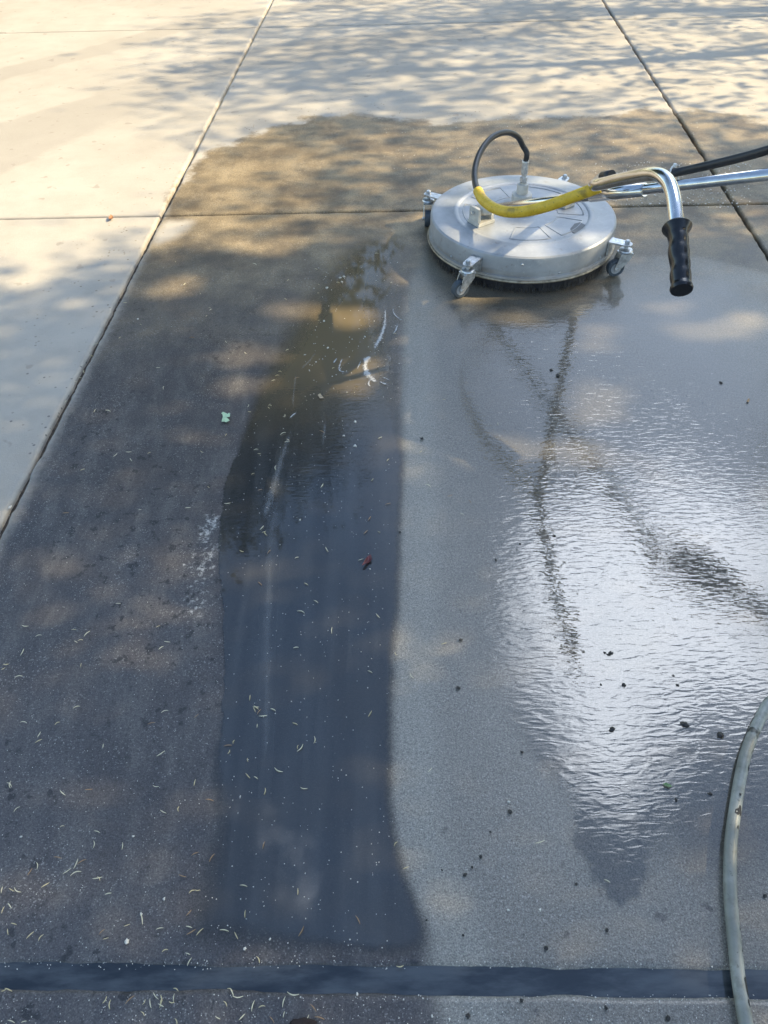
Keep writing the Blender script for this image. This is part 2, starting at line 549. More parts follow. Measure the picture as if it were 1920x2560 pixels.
# ------------------------------------------------------------------ ground and slabs
def soil_mat():
    t = NT('dry_lawn_soil'); c = t.coord('Object')
    col = t.mix(t.mapr(t.noise(c, 1.3, 6), .35, .65), (.10, .085, .05), (.07, .085, .03))
    return t.done(t.pri(col, .95, normal=t.bump(t.noise(c, 40, 4), .6, .03)))


gm = mesh_np('ground', [[-300, -300, -.13], [300, -300, -.13], [300, 300, -.13], [-300, 300, -.13]], [[0, 1, 2, 3]])
tag(link('ground', gm, None, soil_mat()), kind='structure')

t = NT('joint_sediment'); c = t.coord('Object')
sp0 = t.n('ShaderNodeSeparateXYZ'); t.l(c, sp0.inputs[0])
bc_ = t.mix(t.mapr(t.noise(c, 60, 4), .3, .7), (.035, .026, .020), (.115, .085, .058))
bc_ = t.mix(t.mapr(t.math('SUBTRACT', sp0.outputs['Y'], t.math('MULTIPLY', sp0.outputs['X'], 1.1)), 4.3, 4.9), bc_, (.36, .30, .20))
M_bed = t.done(t.pri(bc_, .85, normal=t.bump(t.noise(c, 300, 3), .8, .003)))
c0, c1, r0, r1 = cols_j[0], cols_j[-1], rows_j[0], rows_j[-1]
bedv = [cross(c0, r0), cross(c1, r0), cross(c1, r1), cross(c0, r1)]
bv = [[*p, -.016] for p in bedv] + [[*p, -.129] for p in bedv]
me = bpy.data.meshes.new('driveway')
me.from_pydata([[float(a) for a in p] for p in bv], [], [(0, 1, 2, 3), (4, 7, 6, 5), (0, 4, 5, 1), (1, 5, 6, 2), (2, 6, 7, 3), (3, 7, 4, 0)])
driveway = tag(link('driveway', me, None, M_bed), kind='structure')


def axis(L, step):
    e = [0, .0015, .004, .008, .013, .02]
    n = max(2, int((L - .04) / step))
    return np.concatenate([e, np.linspace(.02, L - .02, n + 1)[1:-1], L - np.array(e[::-1])])


def jitter(x, y, s):
    return mnoise.noise((x * s, y * s, 3.3)) + .5 * mnoise.noise((x * s * 2.7, y * s * 2.7, 7.1)) + .35 * mnoise.noise((x * s * 7, y * s * 7, 1.7))


def make_slab(i, j, step):
    cA, cB, rA, rB = cols_j[i], cols_j[i + 1], rows_j[j], rows_j[j + 1]
    gx, ga, gb = COL_GAP / 2, ROW_GAP / 2, ROW_GAP / 2
    if j == 1: ga = .019                       # wide open joint by the camera's feet
    if j == 0: gb = .019
    cA = (cA[0] + gx, cA[1]); cB = (cB[0] - gx, cB[1]); rA = (rA[0] + ga, rA[1]); rB = (rB[0] - gb, rB[1])
    p00, p10, p11, p01 = cross(cA, rA), cross(cB, rA), cross(cB, rB), cross(cA, rB)
    Lx = np.linalg.norm(p10 - p00); Ly = np.linalg.norm(p01 - p00)
    au, av = axis(Lx, step), axis(Ly, step)
    U, V = np.meshgrid(au / Lx, av / Ly)
    u, v = U.ravel()[:, None], V.ravel()[:, None]
    xy = p00 * (1 - u) * (1 - v) + p10 * u * (1 - v) + p11 * u * v + p01 * (1 - u) * v
    du = np.minimum(u[:, 0], 1 - u[:, 0]) * Lx; dv = np.minimum(v[:, 0], 1 - v[:, 0]) * Ly
    # worn, slightly ragged arris
    jx = np.zeros(len(xy)); jy = np.zeros(len(xy))
    near = np.where((du < .021) | (dv < .021))[0]
    for k in near:
        w = jitter(xy[k, 0], xy[k, 1], 9)
        if du[k] < .021: jx[k] = w * .009 * (1 - du[k] / .021) * (1 if u[k, 0] < .5 else -1)
        if dv[k] < .021: jy[k] = (w * .0045 if not ((j == 1 and v[k, 0] < .5) or (j == 0 and v[k, 0] > .5)) else jitter(xy[k, 0], 1., 5) * .008) * (1 - dv[k] / .021) * (1 if v[k, 0] < .5 else -1)
    xy = xy + np.stack([np.abs(jx) * np.sign(.5 - u[:, 0]) * -1, np.abs(jy) * np.sign(.5 - v[:, 0]) * -1], 1)
    d = np.minimum(du, dv)
    r = .010
    z = np.where(d < r, -r + np.sqrt(np.maximum(r * r - (r - d) ** 2, 0)), 0.0)
    n, m = len(au), len(av)
    idx = np.arange(n * m).reshape(m, n)
    f = np.stack([idx[:-1, :-1], idx[:-1, 1:], idx[1:, 1:], idx[1:, :-1]], -1).reshape(-1, 4)
    loop = np.concatenate([idx[0, :], idx[1:, -1], idx[-1, -2::-1], idx[-2:0:-1, 0]])
    v3 = np.column_stack([xy, z])
    low = v3[loop].copy(); low[:, 2] = -.128
    b0 = len(v3)
    k = len(loop)
    sf = np.array([(loop[q], b0 + q, b0 + (q + 1) % k, loop[(q + 1) % k]) for q in range(k)])
    allv = np.vstack([v3, low])
    me = mesh_np('slab', allv, np.vstack([f, sf]))
    ground_attrs(me, allv[:, :2])
    return link('slab', me, driveway, M_conc, True)


for i in range(len(cols_j) - 1):
    for j in range(len(rows_j) - 1):
        vis = i in (1, 2, 3) and j in (0, 1, 2, 3)
        if i == 2 and j == 1: st = .012
        elif vis and j < 3: st = .02
        elif vis: st = .04
        else: st = .5
        make_slab(i, j, st)

# ---- water film on the near slab
M_water = water_mat()


def water_sheet(name, x0, x1, y0, y1, step, z):
    xs = np.arange(x0, x1, step); ys = np.arange(y0, y1, step)
    U, V = np.meshgrid(xs, ys)
    xy = np.column_stack([U.ravel(), V.ravel()])
    sc = sd_poly(xy, C_poly); sd = sd_poly(xy, D_poly)
    cA, cB, rA, rB = cols_j[2], cols_j[3], rows_j[1], rows_j[2]
    inslab = np.minimum.reduce([xy[:, 0] - cA[0] - cA[1] * xy[:, 1], cB[0] + cB[1] * xy[:, 1] - xy[:, 0],
                                xy[:, 1] - rA[0] - rA[1] * xy[:, 0] - .019, rB[0] + rB[1] * xy[:, 0] - xy[:, 1]]) - .02
    film = np.minimum(np.maximum(sc, sd), inslab + .013)
    n, m = len(xs), len(ys)
    idx = np.arange(n * m).reshape(m, n)
    f = np.stack([idx[:-1, :-1], idx[:-1, 1:], idx[1:, 1:], idx[1:, :-1]], -1).reshape(-1, 4)
    keep = (film[f].max(1) > -.09) & (inslab[f].min(1) > -.020)
    f = f[keep]
    used = np.unique(f); rm = np.full(n * m, -1); rm[used] = np.arange(len(used))
    me = mesh_np(name, np.column_stack([xy[used], np.full(len(used), z)]), rm[f])
    q = xy[used]
    attr(me, 'film', film[used])
    dirt = np.clip(.5 + (sc - np.maximum(sd, -.02))[used] / .03, 0, 1)
    attr(me, 'dirt', dirt)
    sf = np.interp(q[:, 1], [.5, .75, 1.0, 1.4], [.02, .05, .30, .32]) + .10 * np.clip((q[:, 0] - P(1600, 2200)[0]) / .06, 0, 1)
    xe = np.interp(q[:, 1], C_edge[:, 1], C_edge[:, 0])
    sfC = .005 + .035 * np.clip(1 - np.abs(q[:, 0] - xe) / .12, 0, 1) + .20 * np.clip((q[:, 1] - 1.55) / .8, 0, 1) + .015 * np.clip(1 - inslab[used] / .05, 0, 1) + .07 * np.clip((.80 - q[:, 1]) / .3, 0, 1) * np.clip((.0 - q[:, 0]) / .3, 0, 1)
    attr(me, 'soft', np.where(dirt > .5, sfC, sf))
    # ripple strength: lively where rinse water runs, calm at the feet
    pr = lambda a, b, s: np.exp(-((q - P(a, b)[:2]) ** 2).sum(1) / s ** 2)
    rp = .20 + .4 * pr(1330, 1400, .30) + .5 * pr(1550, 1750, .28) + .8 * pr(1300, 860, .5) + .35 * pr(1600, 1150, .4) + .35 * pr(1700, 1450, .35)
    rpC = .015 + .40 * pr(760, 1050, .28) + .3 * pr(930, 950, .25) + .28 * pr(600, 1180, .16)
    attr(me, 'ripple', np.clip(np.where(dirt > .5, rpC, rp), 0, 1))
    return me


ce = px2g([(1120, 2440), (1085, 2300), (1040, 2200), (1010, 2100), (1000, 2000), (997, 1850), (1000, 1650), (1012, 1500), (1020, 1200), (1024, 1000), (1028, 800), (1045, 700)])
C_edge = ce[np.argsort(ce[:, 1])]
wm_ = water_sheet('water_film', -1.0, 1.5, .3, 3.0, .012, .003)
tag(link('water_film', wm_, None, M_water, True), 'thin sheet of muddy and rinsing water running over the near slab', 'water', kind='structure')

# ---- standing water in the open joint
t = NT('standing_water'); c = t.coord()
M_jw = t.done(t.pri(t.mix(t.mapr(t.noise(t.coord('Object', (1, 4, 1)), 6, 6, .65), .35, .65), (.020, .025, .031), (.072, .080, .086)), .03, 0, 1.6,
                    t.bump(t.noise(t.coord('Object', (1, 3, 1)), 22, 2), .10, .002)))
rj = rows_j[1]; a0 = -3.3; a1 = 3.6
xs = np.linspace(a0, a1, 60)
vv = [[x, rj[0] + rj[1] * x + s, z] for x in xs for s, z in ((-.034, -.004), (.034, -.004))]
ff = [[2 * k, 2 * k + 2, 2 * k + 3, 2 * k + 1] for k in range(59)]
me = mesh_np('water_joint', vv, ff)
tag(link('water_in_joint', me, None, M_jw, True), 'dark still water filling the wide open joint between slabs', 'water', kind='structure')

# ------------------------------------------------------------------ trees (out of frame: they shade the slab and are mirrored in the water)
M_bark = simple('bark', (.085, .065, .048), .9, var=.5, scale=12, bump=1.0, bscale=40)


def leaf_mat(name, a, b):
    t = NT(name); c = t.coord()
    col = t.mix(t.mapr(t.noise(c, 3, 3), .35, .65), a, b)
    d = t.n('ShaderNodeBsdfDiffuse'); t.l(col, d.inputs[0])
    tl = t.n('ShaderNodeBsdfTranslucent'); t.l(col, tl.inputs[0])
    mx = t.n('ShaderNodeMixShader'); mx.inputs[0].default_value = .25
    t.l(d.outputs[0], mx.inputs[1]); t.l(tl.outputs[0], mx.inputs[2])
    return t.done(mx.outputs[0])


M_leaf = leaf_mat('green_leaves', (.045, .075, .02), (.09, .12, .035))
M_ever = leaf_mat('evergreen_leaves', (.020, .035, .014), (.04, .055, .02))


def leaves_mesh(name, cen, size):
    n = len(cen)
    d = rng.normal(size=(n, 3)); d /= np.linalg.norm(d, axis=1)[:, None]
    e = np.cross(d, rng.normal(size=(n, 3))); e /= np.linalg.norm(e, axis=1)[:, None]
    L = (size * rng.uniform(.6, 1.3, n))[:, None]; W = L * rng.uniform(.32, .5, n)[:, None]
    v = np.stack([cen - d * L, cen + e * W - d * L * .1, cen + d * L, cen - e * W - d * L * .1], 1).reshape(-1, 3)
    return mesh_np(name, v, np.arange(4 * n).reshape(n, 4))


def clump_points(cen, rad, n_clump, per, cr, shell=.35):
    out = []
    for _ in range(n_clump):
        d = rng.normal(size=3); d /= np.linalg.norm(d)
        r = (shell + (1 - shell) * rng.random()) ** .6
        p = np.asarray(cen) + d * r * np.asarray(rad)
        s = cr * rng.uniform(.6, 1.4)
        out.append((p, s))
    pts = np.vstack([p + rng.normal(size=(int(per * (s / cr) ** 2), 3)) * s * np.array([1, 1, .55]) for p, s in out])
    return pts, [p for p, s in out]


def to_ground(p):
    return p[:, :2] - sdir[:2] * (p[:, 2] / sdir[2])[:, None]


# sun flecks that reach the ground and the machine through gaps cut in the crowns for them: (pixel x, y, half-width m, half-depth m, height)
flecks = [(1243, 1124, .10, .035, 0), (1446, 1130, .055, .04, 0), (1515, 991, .075, .035, 0), (1481, 1040, .065, .02, 0), (1500, 829, .05, .025, 0), (1487, 862, .035, .015, 0),
          (1770, 829, .10, .04, 0), (1862, 800, .06, .03, 0), (445, 717, .07, .04, 0), (610, 890, .06, .045, 0), (605, 965, .055, .03, 0), (680, 617, .075, .04, 0), (590, 605, .06, .03, 0),
          (740, 775, .08, .04, 0), (880, 795, .07, .04, 0), (1030, 690, .04, .04, 0), (120, 590, .09, .02, 0), (100, 655, .07, .025, 0), (210, 562, .10, .015, 0), (70, 705, .05, .02, 0), (20, 600, .06, .02, 0),
          (1310, 628, .07, .035, .14), (1240, 570, .05, .03, .14), (1160, 575, .035, .025, .14), (1340, 575, .04, .02, .14), (1200, 455, .05, .03, .14), (1140, 500, .05, .02, .14), (1380, 450, .05, .03, .14),
          (1480, 600, .03, .03, .14), (1680, 770, .05, .02, 0), (1300, 800, .04, .02, 0), (1180, 745, .04, .02, 0), (1560, 440, .03, .03, .55), (1640, 430, .03, .03, .6)]
FL = [(P(a, b, h)[:2] - sdir[:2] * (h / sdir[2]), w, d) for a, b, w, d, h in flecks]


def cut_flecks(p, grow=0.0):
    g = to_ground(p); k = np.ones(len(p), bool)
    for c_, w, d in FL:
        k &= (((g[:, 0] - c_[0]) / (w + grow)) ** 2 + ((g[:, 1] - c_[1]) / (d + grow)) ** 2) > 1
    return p[k]


def thin(p):
    # leaves dropped by where their shadow lands, letting sun onto the far slabs
    g = to_ground(p)
    return p[[not (gy > 2.75 and mnoise.noise(Vector(q) * (3.2 if gy > 4.3 else 2.2)) > (.10 if gy > 4.3 else .0)) for q, gy in zip(p.tolist(), g[:, 1])]]


def limb(path, r0_, r1_, n=6):
    s = spline(path, n)
    return tube_geo(s, np.linspace(r0_, r1_, len(s)), 8)


def tree(name, base, label, crown_c, crown_r, n_clump, per, cr, lsize, mat, trunk_r, n_limb=14, filt=None, extra=None):
    root = tag(empty(name, base), label, 'tree')
    base = np.asarray(base, float); cc = np.asarray(crown_c, float); r = np.asarray(crown_r, float)
    pts, cl = clump_points(cc, r, n_clump, per, cr)
    if extra is not None: pts = np.vstack([pts, extra])
    if filt: pts = filt(pts)
    pts = pts[pts[:, 2] > 1.5]
    top = cc + np.array([0, 0, r[2] * .8])
    geos = [limb([base + (0, 0, -.2), base + (.05, .03, cc[2] * .25), (base + cc) / 2 + (.1, 0, 0), cc, top], trunk_r, .03)]
    for k in range(n_limb):
        p = cl[k % len(cl)]
        s = cc * (k / n_limb) * .6 + base * (1 - (k / n_limb) * .6)
        s = s.copy(); s[:2] = base[:2] + (cc[:2] - base[:2]) * min(1, s[2] / cc[2]); s[2] = max(s[2], cc[2] - r[2] * .9)
        geos.append(limb([s, (s + p) / 2 + (0, 0, .25), p], trunk_r * .35, .015, 5))
    v, f = geo_join(geos)
    me = bpy.data.meshes.new('trunk'); me.from_pydata((v - base).tolist(), [], f); me.update()
    link('trunk', me, root, M_bark, True)
    link('crown', leaves_mesh('crown', pts - base, lsize), root, mat)
    return root


tree('shade_tree', (6.6, 1.0, -.13), 'big leafy tree out of frame right that shades the near slab', (5.5, 1.15, 4.25), (2.0, 2.3, 2.5), 420, 150, .26, .045, M_leaf, .16,
     filt=lambda p: cut_flecks(thin(p), .032))
tree('open_crowned_tree', (7.2, 6.2, -.13), 'airy tree out of frame right that throws broken shade on the far slabs', (6.0, 5.2, 3.1), (2.0, 2.8, 2.1), 330, 120, .20, .042, M_leaf, .11,
     filt=lambda p: cut_flecks(thin(p), .032))
tree('evergreen_tree', (-3.4, 11.2, -.13), 'dense dark evergreen mirrored in the brown part of the muddy water', (-3.5, 11.2, 4.9), (3.2, 2.6, 5.3), 420, 110, .42, .10, M_ever, .25)


def mir(px, py, z):
    """point at height z whose mirror image lies at this pixel of the wet ground"""
    q = P(px, py, -z)
    return np.array([q[0], q[1], z])


# ------------------------------------------------------------------ surface cleaner
DC = np.array([.53, 2.70, 0.0])
DR = .333; DT = .140
clean_root = tag(empty('surface_cleaner', DC), 'round grey steel surface cleaner on four casters standing on the wet slab', 'surface cleaner')


def loc(p): return np.asarray(p, float) - DC


def steel():
    t = NT('dull_galvanised_steel'); c = t.coord()
    a = t.noise(c, 9, 5, .6); b = t.noise(c, 60, 4, .65)
    col = t.mix(t.mapr(a, .35, .7), (.33, .34, .35), (.42, .43, .44))
    col = t.mix(t.mapr(b, .55, .75, 0, .35), col, (.54, .54, .53))
    sp = t.n('ShaderNodeSeparateXYZ'); t.l(c, sp.inputs[0])
    low = t.math('MULTIPLY', t.mapr(t.math('ADD', sp.outputs['Z'], t.math('MULTIPLY', t.math('SUBTRACT', a, .5), .05)), .085, .055), .55)
    col = t.mix(low, col, (.20, .16, .11))
    col = t.mix(t.mapr(t.noise(c, 38, 5, .7), .58, .70, 0, .45), col, (.22, .19, .15))
    col = t.mix(t.mapr(t.noise(t.coord('Object', (1, 6, 1), (0, 0, .6)), 30, 4, .7), .60, .72, 0, .4), col, (.62, .62, .61))
    h = t.math('ADD', t.noise(c, 3, 2), t.math('MULTIPLY', b, .05))
    return t.done(t.pri(col, t.mixf(a, .42, .60), .35, 1.5, t.bump(h, .25, .01)))


M_steel = steel()
M_chrome = simple('polished_steel_tube', (.70, .69, .67), .17, 1.0, .10, 25)
M_zinc = simple('zinc_plated_steel', (.55, .56, .56), .38, .9, .25, 80, .2, 400)
M_cast = simple('painted_cast_aluminium', (.50, .48, .43), .55, .1, .12, 60, .15, 500)
M_rub = simple('black_rubber', (.020, .021, .024), .42, 0, .3, 60, .1, 600)
M_greyrub = simple('grey_caster_rubber', (.055, .07, .085), .6, 0, .25, 60)
M_hub = simple('grey_plastic_hub', (.33, .34, .35), .5, 0, .15, 60)
M_grip = simple('black_plastic_grip', (.012, .012, .014), .25, 0, .2, 40)
M_rim = simple('worn_rim_band', (.30, .26, .20), .45, .6, .35, 50)
M_dark = simple('dark_recess', (.02, .02, .02), .7)
M_white = simple('white_nylon', (.75, .75, .72), .5, 0, .05)


def yellow():
    t = NT('scuffed_yellow_sleeve'); c = t.coord()
    sc = t.noise(t.coord('Object', (1, 1, 1)), 40, 5, .7)
    fine = t.noise(c, 190, 3, .7)
    col = t.mix(t.mapr(sc, .3, .7), (.58, .37, .02), (.74, .51, .045))
    col = t.mix(t.mapr(fine, .60, .70, 0, .85), col, (.09, .075, .03))
    col = t.mix(t.mapr(t.noise(c, 22, 4), .60, .72, 0, .6), col, (.16, .12, .04))
    return t.done(t.pri(col, .5, normal=t.bump(fine, .3, .002)))


M_yel = yellow()

prof = [(0, DT + .004), (.05, DT + .004), (.052, DT + .001), (.10, DT), (.232, DT - .001), (.236, DT + .0015), (.243, DT + .0025), (.250, DT + .0015), (.254, DT - .001), (.31, DT - .002), (.326, DT - .0035),
        (.3315, DT - .008), (DR, DT - .014), (DR, .082), (.3305, .080), (.3305, .066), (.336, .062), (.338, .056), (.336, .050), (.325, .049), (.322, .056), (.322, .12), (.30, .128), (0, .13)]
deck = geo_obj('deck', [lathe_geo(prof, 128)], M_steel, clean_root, True)
# rim band below the skirt
rimp = [(.3375 + .0055 * math.cos(a), .050 + .0055 * math.sin(a)) for a in np.linspace(0, 2 * np.pi, 8, endpoint=False)]
geo_obj('rim_band', [lathe_geo(rimp, 128, close=True)], M_rim, deck, True)
# embossed panels: raised beads
def bead(ring, name='embossed_panel'):
    s = np.array(ring + [ring[0], ring[1]])
    tube(name, s, .0022, M_steel, deck, 6, False)


def arc_panel(a0_, a1_, ri, ro):
    A = np.radians(np.linspace(a0_, a1_, 10))
    z = DT - .0006
    pts = [[ro * math.cos(a), ro * math.sin(a), z] for a in A] + [[ri * math.cos(a), ri * math.sin(a), z] for a in A[::-1]]
    return pts


for a in (250, 300, 350, 40, 105, 160): bead(arc_panel(a, a + 38, .125, .215))
# bare label spot on the deck
spot = px2g([(1428, 572)])[0]
lab = [loc(P(a, b, DT)) for a, b in ((1426, 572), (1436, 560), (1450, 556), (1463, 563), (1460, 572), (1442, 585), (1431, 581))]
lab = [[p[0], p[1], DT + .0012] for p in lab]
me = bpy.data.meshes.new('label_patch'); me.from_pydata([list(map(float, p)) for p in lab] + [[float(p[0]), float(p[1]), DT - .002] for p in lab], [],
                                                      [tuple(range(7))] + [(k, k + 7, (k + 1) % 7 + 7, (k + 1) % 7) for k in range(7)]); me.update()
link('label_patch', me, deck, simple('bare_grey_patch', (.20, .20, .20), .7, .2))
# rivets and bolts on the skirt
for a in (215, 262, 285, 318):
    A = math.radians(a); d = np.array([math.cos(A), math.sin(A), 0])
    geo_obj('rivet', [lathe_geo([(0, .004), (.003, .0035), (.005, .001), (.005, -.002)], 10, d * (.3305 if a != 262 else DR) + (0, 0, .073 if a != 262 else .112), R_to(d))], M_zinc, deck, True)
# brush skirt
bv_, bf_ = [], []
nb = 2600
A = rng.uniform(0, 2 * np.pi, nb)
rr = rng.uniform(.316, .330, nb)
for a, r_ in zip(A, rr):
    w = .0011; a2 = a + rng.normal() * .02; r2 = r_ + rng.uniform(-.006, .012)
    tdir = np.array([-math.sin(a), math.cos(a), 0]) * w
    p0 = np.array([r_ * math.cos(a), r_ * math.sin(a), .054]); p1 = np.array([r2 * math.cos(a2), r2 * math.sin(a2), rng.uniform(.003, .014)])
    k = len(bv_); bv_ += [p0 - tdir, p0 + tdir, p1 + tdir * .6, p1 - tdir * .6]; bf_.append((k, k + 1, k + 2, k + 3))
M_br = simple('black_bristles', (.010, .011, .016), .45, 0, .3)
br = link('brush_skirt', mesh_np('brush_skirt', bv_, bf_), clean_root, M_br); br['kind'] = 'stuff'
geo_obj('brush_backing', [lathe_geo([(.314, .056), (.332, .056), (.328, .022), (.318, .022)], 96, close=True)], M_br, clean_root, True)

# hub and swivel
hubp = loc(P(1302, 511, DT)); hubp[2] = 0
prof = [(0, .222), (.012, .222), (.012, .217), (.019, .216), (.0205, .213), (.0205, .183), (.034, .181), (.036, .178), (.036, .146), (.039, .144), (.040, .136)][::-1]
hub = geo_obj('swivel_hub', [lathe_geo(prof, 32, hubp)], M_cast, clean_root, True)
geo_obj('hub_plate', [lathe_geo([(.062, .1385), (.062, .1425), (.060, .1435), (0, .1437)], 48, (hubp[0], hubp[1], 0))], M_steel, clean_root, True)
fit = [(.0, .221), (.009, .221), (.009, .226), (.0135, .226), (.0135, .242), (.0, .242), (.009, .241), (.009, .250), (.011, .251), (.0125, .253), (.0125, .294), (.0115, .297), (0, .297)]
fit = [(r_, z) for r_, z in fit]
geo_obj('hose_fitting', [lathe_geo(fit[:6], 6, hubp), lathe_geo(fit[6:], 20, hubp)], M_zinc, clean_root)

# handle bracket (two cheeks on a foot) and pivot
bp = loc(P(1202, 546, DT)); bp[2] = DT
sd0 = loc(Zc(1205, 524, 2.62)); sd0 = loc(P(1205, 524, .185))
sd1 = loc(Zc(1920, 436, 1.80))
sdv = (sd1 - sd0); sl_ = np.linalg.norm(sdv); sdv /= sl_
ah = math.atan2(sdv[1], sdv[0])
Rb = Rz(ah)
bc = np.array([sd0[0], sd0[1], DT])
Y_ = Rb @ np.array([0, 1, 0])
parts = [box_geo(bc + (0, 0, .006), (.062, .075, .012), Rb), box_geo(bc + Y_ * .030 + (0, 0, .036), (.050, .013, .052), Rb), box_geo(bc - Y_ * .030 + (0, 0, .036), (.050, .013, .052), Rb),
         box_geo(bc + Rb @ np.array([-.028, 0, 0]) + (0, 0, .016), (.010, .047, .018), Rb)]
brk = geo_obj('handle_bracket', parts, M_cast, clean_root, False, .0015)
geo_obj('pivot_bolt', [lathe_geo([(0, .052), (.006, .052), (.006, -.052), (0, -.052)], 6, bc + (0, 0, .045), R_to(Y_))], M_zinc, brk)
# matching second bracket seen beyond the sleeve
bc2 = loc(P(1410, 512, DT)); bc2[2] = DT
geo_obj('handle_bracket', [box_geo(bc2 + (0, 0, .010), (.06, .05, .020), Rb)], M_cast, clean_root, False, .002)

stem_end = sd0 + sdv * (sl_ + .03)
stem = tube('stem_tube', [sd0, sd0 + sdv * .3, sd0 + sdv * .7, stem_end], .0140, M_chrome, clean_root, 24)
tube('stem_knuckle', [sd0 - sdv * .012, sd0 + sdv * .055], .020, M_cast, clean_root, 20)
# sleeve on the stem where the handle tubes are welded
def on_stem(px):
    # parameter on the stem whose image column is px
    best = min(np.linspace(0, sl_ + .3, 400), key=lambda s_: abs(col_of(sd0 + sdv * s_ + DC) - px))
    return sd0 + sdv * best


def col_of(p):
    d = p - CAM; return 960 + FPX * (d @ rt) / (d @ fw)


s_a, s_b = on_stem(1480), on_stem(1612)
tube('stem_sleeve', [s_a, s_b], .0175, M_chrome, clean_root, 24)

hp = [(1500, 444, 2.66), (1496, 449, 2.52), (1492, 453, 2.36), (1489, 457, 2.18), (1486, 462, 2.0), (1485, 463, 1.94), (1490, 462, 1.90), (1512, 458, 1.855), (1545, 450, 1.785), (1590, 441, 1.69), (1628, 435, 1.62),
      (1655, 441, 1.575), (1674, 462, 1.55), (1684, 496, 1.53), (1689, 535, 1.515), (1693, 575, 1.505)]
hpath = spline([loc(Zc(*p)) for p in hp], 6)
htube = tube('handle_tube', hpath, .0145, M_chrome, clean_root, 24, False)
g0, g1 = loc(Zc(1692, 566, 1.507)), loc(Zc(1704, 726, 1.46))
gd = g1 - g0; gl_ = np.linalg.norm(gd); gd /= gl_
# grip: flange, finger-moulded barrel, end cap
gp = [(0, 0), (.031, .0), (.033, .003), (.032, .006), (.0245, .016)]
for s_ in np.linspace(.02, gl_ - .012, 26):
    w = (s_ - .02) / (gl_ - .032)
    gp.append((.0215 + .0013 * abs(math.sin(w * math.pi * 4.2)) + .001 * (1 - w), s_))
gp = [(r_ * .86, z_) for r_, z_ in gp]
gp += [(.0202, gl_ - .010), (.0215, gl_ - .004), (.0202, gl_), (0, gl_ + .001)]
grip = geo_obj('grip', [lathe_geo(gp, 28, g0, R_to(gd))], M_grip, htube, True)
v = np.empty(len(grip.data.vertices) * 3); grip.data.vertices.foreach_get('co', v); v = v.reshape(-1, 3)
# finger grooves on one side
Rg = R_to(gd); side = Rg @ np.array([-1, 0, 0])
side = -np.array(rt) - .2 * np.array(fw); side -= gd * (side @ gd); side /= np.linalg.norm(side)
s_ = (v - g0) @ gd; off = (v - g0) - s_[:, None] * gd
ax_ = off @ side
k = (s_ > .02) & (s_ < gl_ - .014) & (ax_ > .006)
gro = .0040 * np.maximum(0, np.sin((s_ - .02) / (gl_ - .034) * np.pi * 4)) ** 1 * np.clip((ax_ - .006) / .014, 0, 1)
v -= side * np.where(k, gro, 0)[:, None]
grip.data.vertices.foreach_set('co', v.ravel()); grip.data.update()
# the trigger gun, seen only as a reflection
tube('tube_plug', [loc(Zc(1506, 441, 2.10)), loc(Zc(1530, 437, 2.06))], .0125, M_rub, clean_root, 16)
gun = tube('trigger_gun', spline([loc(Zc(1920, 436, 1.80)) + sdv * .02, loc(mir(1700, 1400, .645)), loc(mir(1780, 1440, .655)), loc(mir(1860, 1500, .66)), loc(mir(1960, 1560, .665))], 6), np.concatenate([[.018] * 5, [.044] * 11, [.026] * 9]), M_grip, clean_root, 16)
geo_obj('trigger', [box_geo(loc(mir(1790, 1470, .62)), (.05, .012, .05), Rz(.4))], M_grip, gun, False, .003)

# hose: fitting > black loop > yellow sleeve > black supply run
ftop = hubp + (0, 0, .292)
lp = [ftop, hubp + (.001, 0, .322), loc(Zc(1308, 366, 2.68)), loc(Zc(1293, 341, 2.64)), loc(Zc(1264, 331, 2.585)), loc(Zc(1228, 345, 2.53)), loc(Zc(1200, 382, 2.48)), loc(Zc(1187, 425, 2.43)), loc(Zc(1189, 462, 2.37)), loc(Zc(1203, 494, 2.30))]
lpath = spline(lp, 7)
tube('loop_hose', lpath, .0097, M_rub, clean_root, 16)
yp = [(1195, 478, 2.335), (1207, 499, 2.29), (1235, 520, 2.22), (1272, 530, 2.15), (1320, 527, 2.10), (1375, 513, 2.05), (1430, 493, 2.005), (1478, 475, 1.97), (1500, 467, 1.96)]
tube('yellow_sleeve', spline([loc(Zc(*p)) for p in yp], 7), .0150, M_yel, clean_root, 20)
sp_ = [(1494, 469, 1.965), (1550, 453, 1.97), (1610, 443, 2.0), (1690, 431, 2.01), (1760, 416, 1.95), (1840, 397, 1.88), (1920, 375, 1.81), (2010, 345, 1.73), (2090, 320, 1.66)]
tube('supply_hose', spline([loc(Zc(*p)) for p in sp_] + [loc(p) for p in ((1.55, 1.45, .74), (1.95, 1.30, .45), (2.30, 1.3, .10), (2.8, 1.5, .016), (3.6, 2.0, .015), (5.2, 1.6, .015))], 6), .0110, M_rub, clean_root, 18)
# zip tie holding the hose to the stem
zs = on_stem(1686); zh = loc(Zc(1684, 432, 2.01))
mid = (zs + zh) / 2; ax = zh - zs; al = np.linalg.norm(ax); ax /= al
nb_ = np.cross(sdv, ax); nb_ /= np.linalg.norm(nb_)
ring = [mid + ax * math.cos(a) * (al / 2 + .0155) + nb_ * math.sin(a) * .0165 for a in np.linspace(0, 2 * np.pi, 28)]
tie = tube('zip_tie', np.array(ring), .0024, M_white, clean_root, 8, False)
hd = mid + ax * (al / 2 + .017) - nb_ * .006
if col_of(mid + nb_ + DC) > col_of(mid - nb_ + DC): hd = hd
geo_obj('tie_head', [box_geo(hd, (.008, .007, .010), Rb)], M_white, tie, False, .001)

